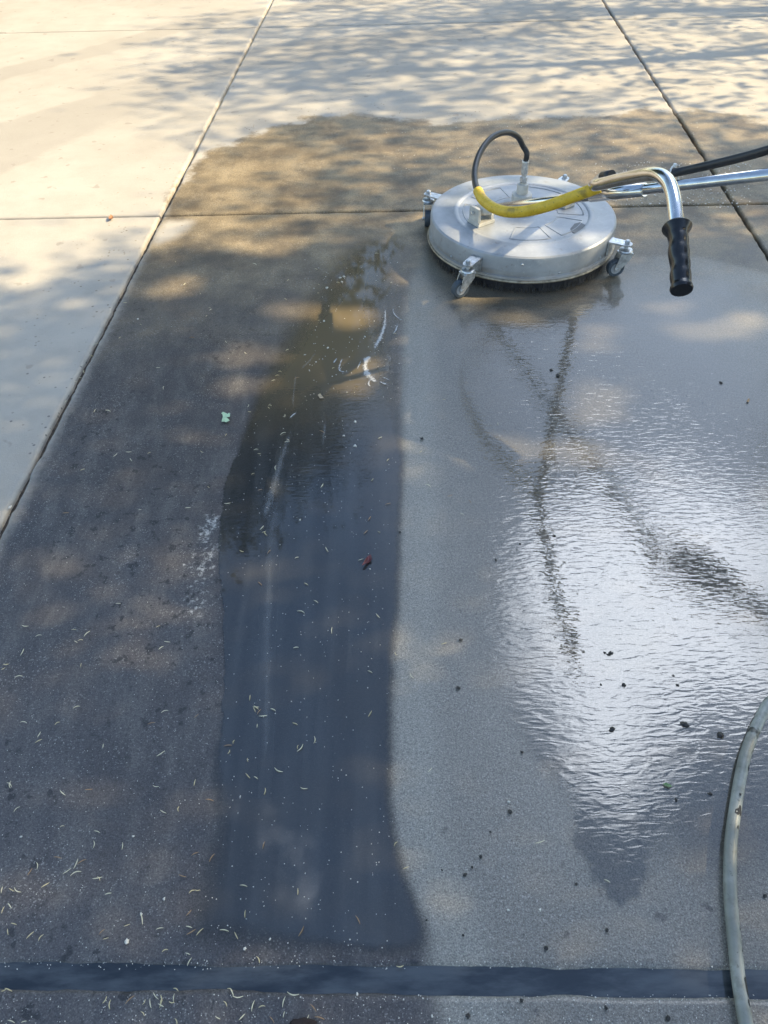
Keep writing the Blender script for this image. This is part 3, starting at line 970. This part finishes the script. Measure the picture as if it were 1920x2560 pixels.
# casters
def caster(ang, trail):
    A = math.radians(ang); d = np.array([math.cos(A), math.sin(A), 0]); s = np.array([-d[1], d[0], 0])
    cr = empty('caster', (0, 0, 0)); cr.parent = clean_root
    top = .118
    RR = Rz(A)
    bx = .395
    # bracket: plate + down-turned leg riveted to the skirt
    n = 8
    pl = [d * .334 + s * .020, d * bx + s * .018] + [d * (bx + .018 * math.cos(t_)) + s * .018 * math.sin(t_) for t_ in np.linspace(math.pi / 2, -math.pi / 2, n)[1:-1]] + [d * bx - s * .018, d * .334 - s * .020]
    v = [np.array(p) + (0, 0, top) for p in pl] + [np.array(p) + (0, 0, top - .005) for p in pl]
    m = len(pl)
    f = [tuple(range(m))[::-1], tuple(range(m, 2 * m))] + [(k, (k + 1) % m, m + (k + 1) % m, m + k) for k in range(m)]
    geo_obj('caster_bracket', [(np.array(v), f), box_geo(d * .3375 + (0, 0, .0915), (.005, .040, .050), RR)], M_zinc, cr)
    bo = d * bx
    geo_obj('axle_bolt', [lathe_geo([(0, top + .013), (.006, top + .013), (.009, top + .010), (.009, top + .001), (.013, top + .001), (.013, top - .0002)][::-1], 6, bo),
                          lathe_geo([(.007, top - .005), (.007, top - .03)], 12, bo)], M_zinc, cr)
    geo_obj('swivel_race', [lathe_geo([(0, top - .018), (.014, top - .018), (.022, top - .021), (.024, top - .025), (.022, top - .030), (.015, top - .034), (0, top - .034)][::-1], 24, bo)], M_zinc, cr, True)
    T = math.radians(trail); td = np.array([math.cos(T), math.sin(T), 0]); ts = np.array([-td[1], td[0], 0])
    wr = .031; wc = bo + td * .026 + (0, 0, wr + .0015)
    fk = []
    zt = top - .033
    for sg in (-1, 1):
        o = ts * sg * .0145
        pts = [bo + td * -.020 + (0, 0, zt) + o, bo + td * .022 + (0, 0, zt) + o, wc + td * .010 + (0, 0, .004) + o, wc + td * .006 + (0, 0, -.010) + o, wc - td * .010 + (0, 0, -.004) + o, bo - td * .018 + (0, 0, zt - .016) + o]
        v = np.array(pts + [p + ts * sg * .003 for p in pts]); m = 6
        fk.append((v, [tuple(range(m)), tuple(range(m, 2 * m))[::-1]] + [(k, m + k, m + (k + 1) % m, (k + 1) % m) for k in range(m)]))
    Rt = Rz(T)
    fk.append(box_geo(bo + td * .001 + (0, 0, zt + .001), (.046, .036, .004), Rt))
    geo_obj('fork', fk, M_zinc, cr)
    Rw = R_to(ts)
    tp = [(.020, -.011), (.0285, -.0115), (.0305, -.009), (wr, -.003), (wr, .003), (.0305, .009), (.0285, .0115), (.020, .011)]
    geo_obj('tyre', [lathe_geo(tp, 36, wc, Rw, close=True)], M_greyrub, cr, True)
    geo_obj('wheel_hub', [lathe_geo([(0, -.0125), (.008, -.0125), (.009, -.009), (.0205, -.009), (.0205, .009), (.009, .009), (.008, .0125), (0, .0125)], 28, wc, Rw)], M_hub, cr)
    geo_obj('axle', [lathe_geo([(0, -.021), (.0055, -.021), (.0055, .021), (0, .021)], 6, wc, Rw)], M_zinc, cr)
    return cr


caster(235, 205)
caster(146, 265)
caster(-33, 190)
caster(57, 120)

# ------------------------------------------------------------------ hose lying along the right edge
t = NT('faded_green_grey_hose'); c = t.coord()
hc = t.mix(t.mapr(t.noise(c, 14, 4), .35, .7), (.20, .205, .175), (.34, .345, .30))
hc = t.mix(t.mapr(t.noise(c, 130, 3, .7), .62, .70, 0, .8), hc, (.10, .10, .08))
hc = t.mix(t.mapr(t.noise(t.coord('Object', (1, 1, 1), loc=(4, 1, 2)), 20, 3, .6), .64, .68, 0, 1), hc, (.022, .020, .018))
hc = t.mix(t.mapr(t.noise(c, 50, 4), .45, .75, 0, .75), hc, (.15, .145, .115))
M_hose = t.done(t.pri(hc, .42, normal=t.bump(t.noise(c, 90, 3), .35, .002)))
hr = .0108
hpx = [(2060, 1560), (1985, 1650), (1915, 1768), (1872, 1863), (1853, 1933), (1837, 2030), (1827, 2108), (1825, 2205), (1829, 2283), (1837, 2361), (1845, 2439), (1857, 2516), (1868, 2580), (1890, 2720), (1930, 2900)]
hpts = [np.array(p) for p in ((5.6, 1.9, hr + .001), (4.2, 2.3, hr + .001), (2.9, 2.1, hr + .001), (1.9, 1.75, hr + .001), (1.25, 1.45, hr + .003))] + [P(a, b, hr + .0045) for a, b in hpx[1:]] + [np.array(p) for p in ((.72, -.25, hr + .002), (1.2, -.9, hr + .001), (2.4, -1.5, hr + .001), (4.5, -1.7, hr + .001))]
ho = tube('pressure_hose', spline(hpts, 10), hr, M_hose, None, 20)
tag(ho, 'faded green-grey pressure hose with black scuffed spots snaking down the right edge', 'hose')
# scuffs where the sheath is torn to the black core
def scuff(px, py, w, l_):
    i = min(range(len(hpx)), key=lambda k_: abs(hpx[k_][1] - py))
    sp2 = spline(hpts, 10)
    q = P(px, py, hr * 1.7)
    j = np.argmin(np.linalg.norm(sp2 - q, axis=1)); c_ = sp2[j]
    tdir = sp2[min(j + 1, len(sp2) - 1)] - sp2[j - 1]; tdir /= np.linalg.norm(tdir)
    n_ = q - c_; n_ -= tdir * (n_ @ tdir); n_ /= np.linalg.norm(n_); b_ = np.cross(tdir, n_)
    v = [c_ + n_ * (hr + .0006)]
    m = 14
    for k_ in range(m):
        a = 2 * math.pi * k_ / m; r_ = 1 + .35 * math.sin(3 * a + px) * rng.random() + rng.normal() * .15
        ph = w / hr * math.cos(a) * r_
        v.append(c_ + (n_ * math.cos(ph) + b_ * math.sin(ph)) * (hr + .0005) + tdir * l_ * math.sin(a) * r_)
    f = [(0, k_ + 1, (k_ + 1) % m + 1) for k_ in range(m)]
    me = bpy.data.meshes.new('scuff'); me.from_pydata([list(map(float, x)) for x in v], [], f); me.update()
    link('scuff', me, ho, M_dark)


for s_ in ((1870, 1921, .0042, .006), (1841, 2027, .0055, .010), (1845, 1990, .002, .003), (1857, 2462, .004, .014), (1862, 2505, .002, .005), (1842, 2325, .0015, .004), (1836, 2070, .0015, .004), (1848, 2380, .0015, .003)): scuff(*s_)

# ------------------------------------------------------------------ small things on the ground
ZG = .004
M_need = [simple('straw_needle', (.60, .50, .28), .6, 0, .2), simple('pale_needle', (.68, .62, .42), .6, 0, .2), simple('brown_needle', (.33, .20, .10), .6, 0, .2)]
need_me = []
for k in range(9):
    L = rng.uniform(.009, .017); cv = rng.uniform(-.16, .16) * L
    pth = [[-L / 2, 0, .0012], [-L / 4, cv * .7, .0020], [0, cv, .0022], [L / 4, cv * .7, .0020], [L / 2, 0, .0012]]
    v, f = tube_geo(spline(pth, 2), [.0003, .0005, .0007, .0008, .0008, .0008, .0007, .0005, .0003], 5)
    me = bpy.data.meshes.new('conifer_needle'); me.from_pydata(v.tolist(), [], f); me.update(); me.materials.append(M_need[0 if k < 4 else (1 if k < 8 else 2)])
    need_me.append(me)

# measured needles, then scattered ones by zone
meas = [(296, 1510), (395, 1567), (190, 1605), (202, 1602), (56, 1631), (8, 1672), (47, 1693), (203, 1663), (192, 1769), (98, 1837), (97, 1853), (412, 1780), (491, 1790), (379, 1809), (487, 1957), (390, 1965), (27, 1962), (447, 2023), (156, 2067),
        (243, 2080), (524, 2001), (418, 1605), (145, 2145), (168, 2178), (190, 2160), (205, 2155), (190, 2185), (92, 2165), (75, 2180), (114, 2213), (244, 2195), (271, 2235), (255, 2330), (5, 2225), (30, 2225), (45, 2225), (25, 2265), (8, 2275), (35, 2310),
        (20, 2330), (103, 2345), (400, 2322), (473, 2318), (478, 2330), (470, 2385), (474, 2405), (457, 2190), (488, 2135), (494, 2225), (480, 2230), (530, 2145), (609, 2215), (613, 2285), (645, 2400), (10, 2475), (22, 2475), (390, 2490), (400, 2510), (435, 2495),
        (440, 2475), (430, 2505), (402, 2500), (575, 2475), (580, 2480), (563, 2510), (595, 2490), (633, 2515), (655, 2518), (710, 2505), (733, 2483), (545, 2545), (605, 2543), (680, 2550), (440, 2555), (325, 2500), (360, 2505),
        (636, 1775), (648, 1780), (640, 1768), (658, 1790), (683, 1775), (625, 1745), (643, 1815), (585, 1855), (570, 1865), (620, 1900), (572, 1880), (640, 1945), (750, 1870), (745, 1868), (790, 1505), (742, 1395), (650, 1460), (673, 1380), (665, 1335), (655, 1320), (830, 1577), (740, 1620), (945, 1540),
        (990, 1635), (925, 1680), (925, 1785), (738, 1810), (785, 1850), (697, 1925), (760, 1970), (620, 1940), (500, 2330),
        (620, 1015), (624, 1030), (675, 1015), (712, 1040), (708, 1085), (718, 1105), (640, 1125), (648, 1135), (690, 1170), (632, 1185), (650, 1225), (720, 1100), (693, 940), (700, 930), (672, 1020), (805, 1080), (930, 1200), (805, 1215), (660, 1330), (970, 1260), (950, 1095),
        (300, 845), (352, 812), (480, 845), (350, 1275), (270, 1028), (237, 1028), (395, 920), (410, 970), (322, 1130), (373, 1133), (328, 1150), (288, 1138), (505, 1130), (207, 1175), (470, 1270), (522, 1218), (165, 1283), (565, 1088), (527, 775), (524, 770), (440, 655), (313, 758), (500, 735), (165, 1005), (190, 955), (200, 945), (210, 930), (240, 860), (228, 890),
        (1110, 1000), (1245, 1060), (1052, 1130), (1070, 1215), (1175, 1255), (1125, 1240), (1155, 1285), (1110, 1610), (990, 2110), (1000, 2415), (1015, 2170), (1350, 2105), (1518, 2203), (1075, 1925), (1030, 1690)]
pl_ = list(meas)
for (x0, x1, y0, y1, n) in ((0, 520, 1500, 2400, 24), (560, 1000, 1100, 2400, 18), (0, 900, 2490, 2555, 12), (420, 1000, 620, 1000, 20), (1350, 1800, 330, 520, 26)):
    for _ in range(n): pl_.append((rng.uniform(x0, x1), rng.uniform(y0, y1)))
jl = cols_j[2]
zone_lab = {'left': ('short pale conifer needle on the dirty concrete', 'needles on the dirty concrete'),
            'film': ('short pale conifer needle floating in the muddy strip', 'needles in the muddy strip'),
            'clean': ('short pale conifer needle on the scrubbed grey concrete', 'needles on the scrubbed concrete'),
            'near': ('short pale conifer needle on the nearest slab in front of the wet joint', 'needles on the nearest slab'),
            'far': ('tiny pale conifer needle on the wet tan concrete behind the machine', 'needles behind the machine')}
for k, (a, b) in enumerate(pl_):
    p = P(a, b, ZG)
    me = need_me[rng.integers(0, 9)]
    o = bpy.data.objects.new('conifer_needle', me); COL.objects.link(o)
    o.location = tuple(p); o.rotation_euler = (0, 0, rng.uniform(0, 6.28)); s_ = rng.uniform(.75, 1.2); o.scale = (s_, s_, s_)
    z_ = 'near' if b > 2460 else ('far' if b < 540 else ('film' if sd_poly(p[None, :2], C_poly)[0] > 0 else ('clean' if sd_poly(p[None, :2], clean_poly)[0] > 0 else 'left')))
    lab_, grp_ = zone_lab[z_]
    if z_ == 'left':
        w_ = 'towards the bottom left corner' if b > 1900 else ('in the middle of the left side' if b > 1300 else 'between the dry slab and the muddy strip')
        lab_ += ', ' + w_; grp_ += ' ' + w_
    if z_ == 'film':
        w_ = 'near the foam' if b < 1050 else ('in its upper half' if b < 1600 else 'in its lower half')
        lab_ += ', ' + w_; grp_ += ' ' + w_
    tag(o, lab_, 'needle', grp_)


# crumbs: dark lumps and pale pebbles
def lump_mesh(name, mat, seed, flat=.55):
    bm = bmesh.new(); bmesh.ops.create_icosphere(bm, subdivisions=2, radius=1)
    for v_ in bm.verts:
        n_ = mnoise.noise(v_.co * 1.3 + Vector((seed, 0, 0))) * .95 + mnoise.noise(v_.co * 3.1 + Vector((0, seed, 0))) * .25
        v_.co *= 1 + n_; v_.co.z = v_.co.z * flat
    me = bpy.data.meshes.new(name); bm.to_mesh(me); bm.free(); me.materials.append(mat)
    me.polygons.foreach_set('use_smooth', np.ones(len(me.polygons), bool))
    return me


M_mudl = simple('wet_dark_mud', (.016, .014, .013), .28, 0, .4, 200, .4, 500)
M_peb = simple('pale_grit', (.62, .59, .52), .7, 0, .15)
mud_me = [lump_mesh('mud_crumb', M_mudl, s_ * 3.7) for s_ in range(5)]
peb_me = [lump_mesh('pebble', M_peb, s_ * 2.3 + 9, .7) for s_ in range(4)]
muds = [(1530, 1823, 13), (1527, 1632, 9), (1522, 1637, 7), (1560, 1713, 9), (1502, 1712, 5), (1683, 1690, 6), (1800, 1838, 17), (1712, 1812, 15), (1386, 1340, 7), (1512, 1632, 6), (1694, 1713, 7), (1366, 2370, 10), (1162, 2187, 8), (1180, 2168, 6), (1158, 2338, 6), (1275, 2030, 9), (1202, 2142, 9),
        (1105, 2175, 5), (1226, 2080, 5), (1517, 2325, 8), (1055, 1096, 8), (1395, 940, 11), (1802, 957, 8), (1690, 2000, 8), (1775, 1985, 8), (1840, 2245, 8), (1913, 2240, 9), (1066, 2300, 5), (1304, 2500, 8), (1170, 2540, 12), (1515, 2520, 9), (1670, 2545, 12), (1390, 2580, 10),
        (1378, 925, 8), (1440, 2210, 6), (1240, 1400, 6), (1300, 1360, 5), (1152, 1600, 7), (1000, 1330, 6), (1145, 1720, 9), (1305, 1880, 7)]
big_lab = {(1530, 1823): 'oval black mud lump in the bright water, left of two other lumps', (1800, 1838): 'biggest black mud lump lying just left of the hose', (1712, 1812): 'flat black mud lump between the oval lump and the hose',
           (1170, 2540): 'black mud lump on the nearest slab at the bottom centre right', (1670, 2545): 'black mud lump on the nearest slab left of the hose'}
for k, (a, b, s_) in enumerate(muds):
    p = P(a, b, .003); zc = (p - CAM) @ fw; r_ = s_ * zc / FPX * .5
    o = bpy.data.objects.new('mud_crumb', mud_me[k % 5]); COL.objects.link(o)
    o.location = tuple(p + (0, 0, r_ * .3)); o.rotation_euler = (0, 0, rng.uniform(0, 6.28)); o.scale = (r_ * rng.uniform(.8, 1.3), r_, r_ * .7)
    if (a, b) in big_lab: tag(o, big_lab[(a, b)], 'mud lump')
    else:
        w_ = ('on the nearest slab in front of the joint' if b > 2470 else 'right of the lying hose' if a > 1830 and b > 1900 else 'on bare scrubbed concrete near the wide joint' if b > 1980 else
              'in the bright mirroring water' if a > 1480 and b > 1500 else 'on the scrubbed strip beside the muddy water' if a < 1330 and b > 1050 else 'in the rippled water in front of the machine')
        tag(o, 'small wet black crumb of mud ' + w_, 'mud crumb', 'mud crumbs ' + w_)
pebs = [(575 * .5787, 330 * .5787 + 1900, 6), (548 * .5787, 785 * .5787 + 1900, 12), (53, 2092, 6), (353, 2286, 7), (410, 2247, 7), (612, 2372, 8), (675, 2348, 6), (925, 1405 + 18, 4), (820, 870, 6), (860, 620 + 72, 6), (855, 705, 5), (850, 695, 6), (817, 720, 7),
        (810, 803, 6), (888, 1055, 8), (860, 1090, 5), (888, 1115, 8), (750, 1300, 5), (26, 1268, 9), (345, 798, 5), (912, 842, 5), (790, 905, 4), (893, 2485, 7), (1270, 2275, 6), (1350, 2275, 7), (1272, 2005, 7), (1080, 2540, 6), (1124, 2548, 6), (1478, 2550, 6)]
for k, (a, b, s_) in enumerate(pebs):
    p = P(a, b, .003); zc = (p - CAM) @ fw; r_ = s_ * zc / FPX * .5
    o = bpy.data.objects.new('pebble', peb_me[k % 4]); COL.objects.link(o)
    o.location = tuple(p + (0, 0, r_ * .3)); o.rotation_euler = (0, 0, rng.uniform(0, 6.28)); o.scale = (r_, r_ * .8, r_ * .8)
    w_ = ('on the dirty concrete at lower left' if a < 520 and b > 1900 else 'in the joint edge by the dry slab' if a < 60 else 'on the dirty concrete near the dry slab' if a < 520 else 'in the foamy brown water' if b < 1000 and a < 1000 else
          'in the muddy strip' if a < 1000 and b < 2440 else 'on the nearest slab' if b > 2470 else 'on the scrubbed concrete')
    tag(o, 'tiny pale pebble lying loose ' + w_, 'pebble', 'pale pebbles ' + w_)

# uncountable grit
gv, gf = [], []
def grit(n, x0, x1, y0, y1, s0, s1):
    for _ in range(n):
        a, b = rng.uniform(x0, x1), rng.uniform(y0, y1)
        p = P(a, b, .0035); s_ = rng.uniform(s0, s1)
        dx = rng.normal(size=3) * s_; k_ = len(gv)
        th = rng.uniform(0, 6.28); e1 = np.array([math.cos(th), math.sin(th), 0]) * s_; e2 = np.array([-math.sin(th), math.cos(th), 0]) * s_ * rng.uniform(.4, .9)
        gv.extend([p + e1, p + e2, p - e1, p - e2, p + (0, 0, s_ * .8)]); gf.extend([(k_, k_ + 1, k_ + 4), (k_ + 1, k_ + 2, k_ + 4), (k_ + 2, k_ + 3, k_ + 4), (k_ + 3, k_, k_ + 4)])


grit(130, 0, 1900, 2400, 2424, .0005, .0015)
grit(100, 0, 1900, 2486, 2505, .0005, .0015)
grit(700, 0, 560, 1200, 2420, .0005, .0013)
grit(420, 560, 1000, 1050, 2420, .0006, .0016)
grit(260, 0, 1900, 2490, 2560, .0006, .0014)
grit(140, 760, 1000, 640, 1000, .0010, .0024)
grit(420, 1480, 1880, 405, 520, .0015, .0045)
grit(160, 950, 1750, 290, 440, .0012, .003)
grit(200, 400, 900, 560, 1300, .0007, .0014)
tag(link('grit', mesh_np('grit', gv, gf), None, M_peb), 'fine pale grit scattered over the wet concrete', 'grit', kind='stuff')


# leaves
def leaf_obj(name, outline, cen, mat, curl=.1, z=.004):
    o2 = np.array([P(a, b)[:2] for a, b in outline]); c_ = o2.mean(0)
    sc_ = np.abs(o2 - c_).max()
    ring1 = c_ + (o2 - c_) * .5
    v = [[0, 0, .0015]] + [[*(p - c_), .0015 + curl * sc_ * .3] for p in ring1] + [[*(p - c_), .0008 + curl * sc_ * (1 + .6 * math.sin(i * 1.9))] for i, p in enumerate(o2)]
    m = len(o2)
    f = [(0, 1 + k_, 1 + (k_ + 1) % m) for k_ in range(m)] + [(1 + k_, 1 + m + k_, 1 + m + (k_ + 1) % m, 1 + (k_ + 1) % m) for k_ in range(m)]
    nv = len(v); v2 = v + [[x, y, zz - .0004] for x, y, zz in v]
    f2 = f + [tuple(i + nv for i in q[::-1]) for q in f]
    me = bpy.data.meshes.new(name); me.from_pydata([list(map(float, x)) for x in v2], [], f2); me.update()
    o = link(name, me, None, mat, True); o.location = (c_[0], c_[1], z); return o


lo = [(554, 1038), (559, 1035), (566, 1037), (570, 1039), (574, 1037), (576, 1040), (575, 1046), (571, 1048), (568, 1049), (572, 1051), (575, 1056), (571, 1059), (566, 1060), (562, 1058), (555, 1060), (556, 1053), (558, 1046), (557, 1041)]
tag(leaf_obj('torn_leaf', lo, None, simple('pale_green_leaf', (.42, .58, .36), .55, 0, .12, 90), .10), 'pale green torn leaf lying flat on the dark wet concrete', 'leaf')
lo = [(905, 1421), (913, 1409), (920, 1396), (927, 1392), (929, 1401), (931, 1405), (922, 1412), (912, 1420)]
tag(leaf_obj('curled_leaf', lo, None, simple('dark_red_leaf', (.13, .028, .03), .5, 0, .3, 120), .35), 'dark red curled leaf floating in the muddy strip', 'leaf')
lo = [(273, 549), (279, 544), (284, 545), (285, 550), (279, 555), (274, 554)]
tag(leaf_obj('curled_leaf', lo, None, simple('rust_leaf', (.30, .14, .06), .6, 0, .3, 120), .3), 'small rust brown leaf on the dry slab beside the cross joint', 'leaf')
lo = [(1655, 1963), (1663, 1961), (1673, 1964), (1679, 1969), (1671, 1972), (1661, 1969)]
tag(leaf_obj('leaf_sliver', lo, None, simple('green_leaf', (.16, .26, .10), .5, 0, .3, 120), .25), 'green leaf sliver in the bright reflecting water near the hose', 'leaf')
lo = [(1864, 1008), (1869, 1001), (1873, 1003), (1870, 1010)]
tag(leaf_obj('wood_chip', lo, None, simple('tan_chip', (.42, .26, .13), .6, 0, .3, 120), .3), 'tiny tan wood chip on wet concrete near the right edge', 'wood chip')
lo = [(795, 993), (801, 991), (810, 1000), (800, 1001)]
tag(leaf_obj('wood_chip', lo, None, simple('straw_chip', (.48, .36, .22), .6, 0, .3, 120), .4), 'straw coloured chip floating in the brown rippled water', 'wood chip')
p = P(752, 2556, .008)
o = link('bark_piece', lump_mesh('bark_piece', simple('dark_bark', (.030, .016, .014), .7, 0, .5, 150, .8, 300), 5.5, .6)); o.location = tuple(p + (0, -.006, 0)); o.scale = (.020, .014, .012)
tag(o, 'dark brown lump of bark at the bottom edge of the picture', 'bark')

# foam
def foam_mat(name, dens, col=(.60, .60, .58)):
    t = NT(name); c = t.coord()
    e = t.at('core')
    n_ = t.noise(t.coord('Object', (1.5, .10, 1), (0, 0, -.12)) if dens < .5 else c, 140, 4, .65); n2 = t.noise(c, 30, 3)
    n2 = t.math('ADD', n2, t.math('MULTIPLY', t.math('SUBTRACT', t.noise(c, 65, 3, .7), .5), 1.3))
    a_ = t.math('MULTIPLY', t.mapr(t.math('ADD', t.math('ADD', t.math('MULTIPLY', e, .7), t.math('MULTIPLY', n_, .8)), t.math('MULTIPLY', n2, .4)), .85, 1.35), dens)
    d = t.pri(col, .6)
    tr = t.n('ShaderNodeBsdfTransparent'); mx = t.n('ShaderNodeMixShader')
    t.l(a_, mx.inputs[0]); t.l(tr.outputs[0], mx.inputs[1]); t.l(d, mx.inputs[2])
    return t.done(mx.outputs[0])


M_foam = foam_mat('white_foam', .7); M_haze = foam_mat('thin_scum', .14); M_trail = foam_mat('faint_scum_trail', .06)


def foam(path, widths, label, mat=None, z=.005):
    g = np.array([P(a, b)[:2] for a, b in path]); s = spline(g, 10)
    w = np.interp(np.linspace(0, 1, len(s)), np.linspace(0, 1, len(widths)), widths)
    T = np.gradient(s, axis=0); T /= np.linalg.norm(T, axis=1)[:, None]; N = np.stack([-T[:, 1], T[:, 0]], 1)
    v, e, K = [], [], 7
    for i in range(len(s)):
        wob = 1 + .35 * mnoise.noise((s[i, 0] * 40, s[i, 1] * 40, 2.))
        for q in np.linspace(-1, 1, K):
            pz = z + .0016 * (1 - q * q) * min(1, w[i] / .01)
            v.append([*(s[i] + N[i] * q * w[i] * wob), pz]); e.append(1 - abs(q))
    idx = np.arange(len(s) * K).reshape(len(s), K)
    f = np.stack([idx[:-1, :-1], idx[:-1, 1:], idx[1:, 1:], idx[1:, :-1]], -1).reshape(-1, 4)
    me = mesh_np('foam_streak', v, f); attr(me, 'core', np.array(e) * np.repeat(np.minimum(1, np.minimum(np.arange(len(s)), np.arange(len(s))[::-1]) / 6), K))
    o = link('foam_streak', me, None, mat or M_foam, True)
    return tag(o, label, 'foam')


foam([(962, 760), (963, 800), (958, 830), (945, 860), (932, 885)], [.004, .008, .012, .015, .014], 'thin line of white foam trailing down from beside the machine')
foam([(930, 890), (917, 903), (913, 920), (919, 938), (931, 952), (946, 964)], [.008, .020, .016, .026, .020, .008], 'thick white foam tuft at the end of the foam line')
for q_, (pa, wd, lb) in enumerate((([(945, 955), (958, 962), (975, 966)], [.004, .008, .003], 'feathery foam wisp off the right of the thick tuft'), ([(925, 950), (922, 965), (930, 972)], [.004, .007, .003], 'feathery foam wisp below the thick tuft'),
                                  ([(950, 945), (966, 950), (978, 957)], [.003, .005, .002], 'thin foam wisp above the feathery one'), ([(905, 900), (898, 915), (890, 935)], [.003, .005, .003], 'thin foam line left of the thick tuft'))):
    foam(pa, wd, lb)
foam([(985, 770), (983, 783), (995, 798), (1016, 808)], [.003, .004, .005, .004], 'short forked white foam thread left of the machine')
foam([(994, 808), (990, 828), (976, 845)], [.003, .006, .003], 'small white foam curl beneath the forked foam thread')
foam([(848, 893), (838, 905), (832, 915)], [.004, .006, .004], 'little white foam dash in the brown water')
foam([(860, 895), (852, 910), (850, 930), (880, 935)], [.005, .007, .006, .004], 'white foam hook left of the thick foam tuft')
foam([(960, 890), (975, 900), (965, 925), (985, 940)], [.012, .016, .012, .008], 'thin scummy foam cloud right of the thick foam tuft', M_haze)
foam([(742, 920), (738, 960), (733, 1000), (735, 1030)], [.003, .004, .004, .003], 'long pale foam thread in the brown water left of centre', M_haze)
foam([(745, 1032), (732, 1042), (722, 1052)], [.003, .006, .003], 'bright foam dash below the long pale foam thread')
foam([(800, 870), (770, 910), (745, 935)], [.004, .008, .004], 'faint diagonal foam smear in the brown water', M_haze)
foam([(735, 1060), (715, 1120), (695, 1180), (675, 1250), (655, 1330)], [.006, .016, .022, .022, .014], 'broad milky scum streak running down the muddy strip', M_haze)
foam([(815, 1050), (810, 1090), (806, 1130)], [.004, .008, .004], 'faint milky scum patch right of the broad streak', M_haze)
foam([(700, 1230), (680, 1340), (672, 1500), (668, 1700), (664, 2000)], [.012, .025, .02, .02, .012], 'long faint milky trail down the middle of the muddy strip', M_trail)
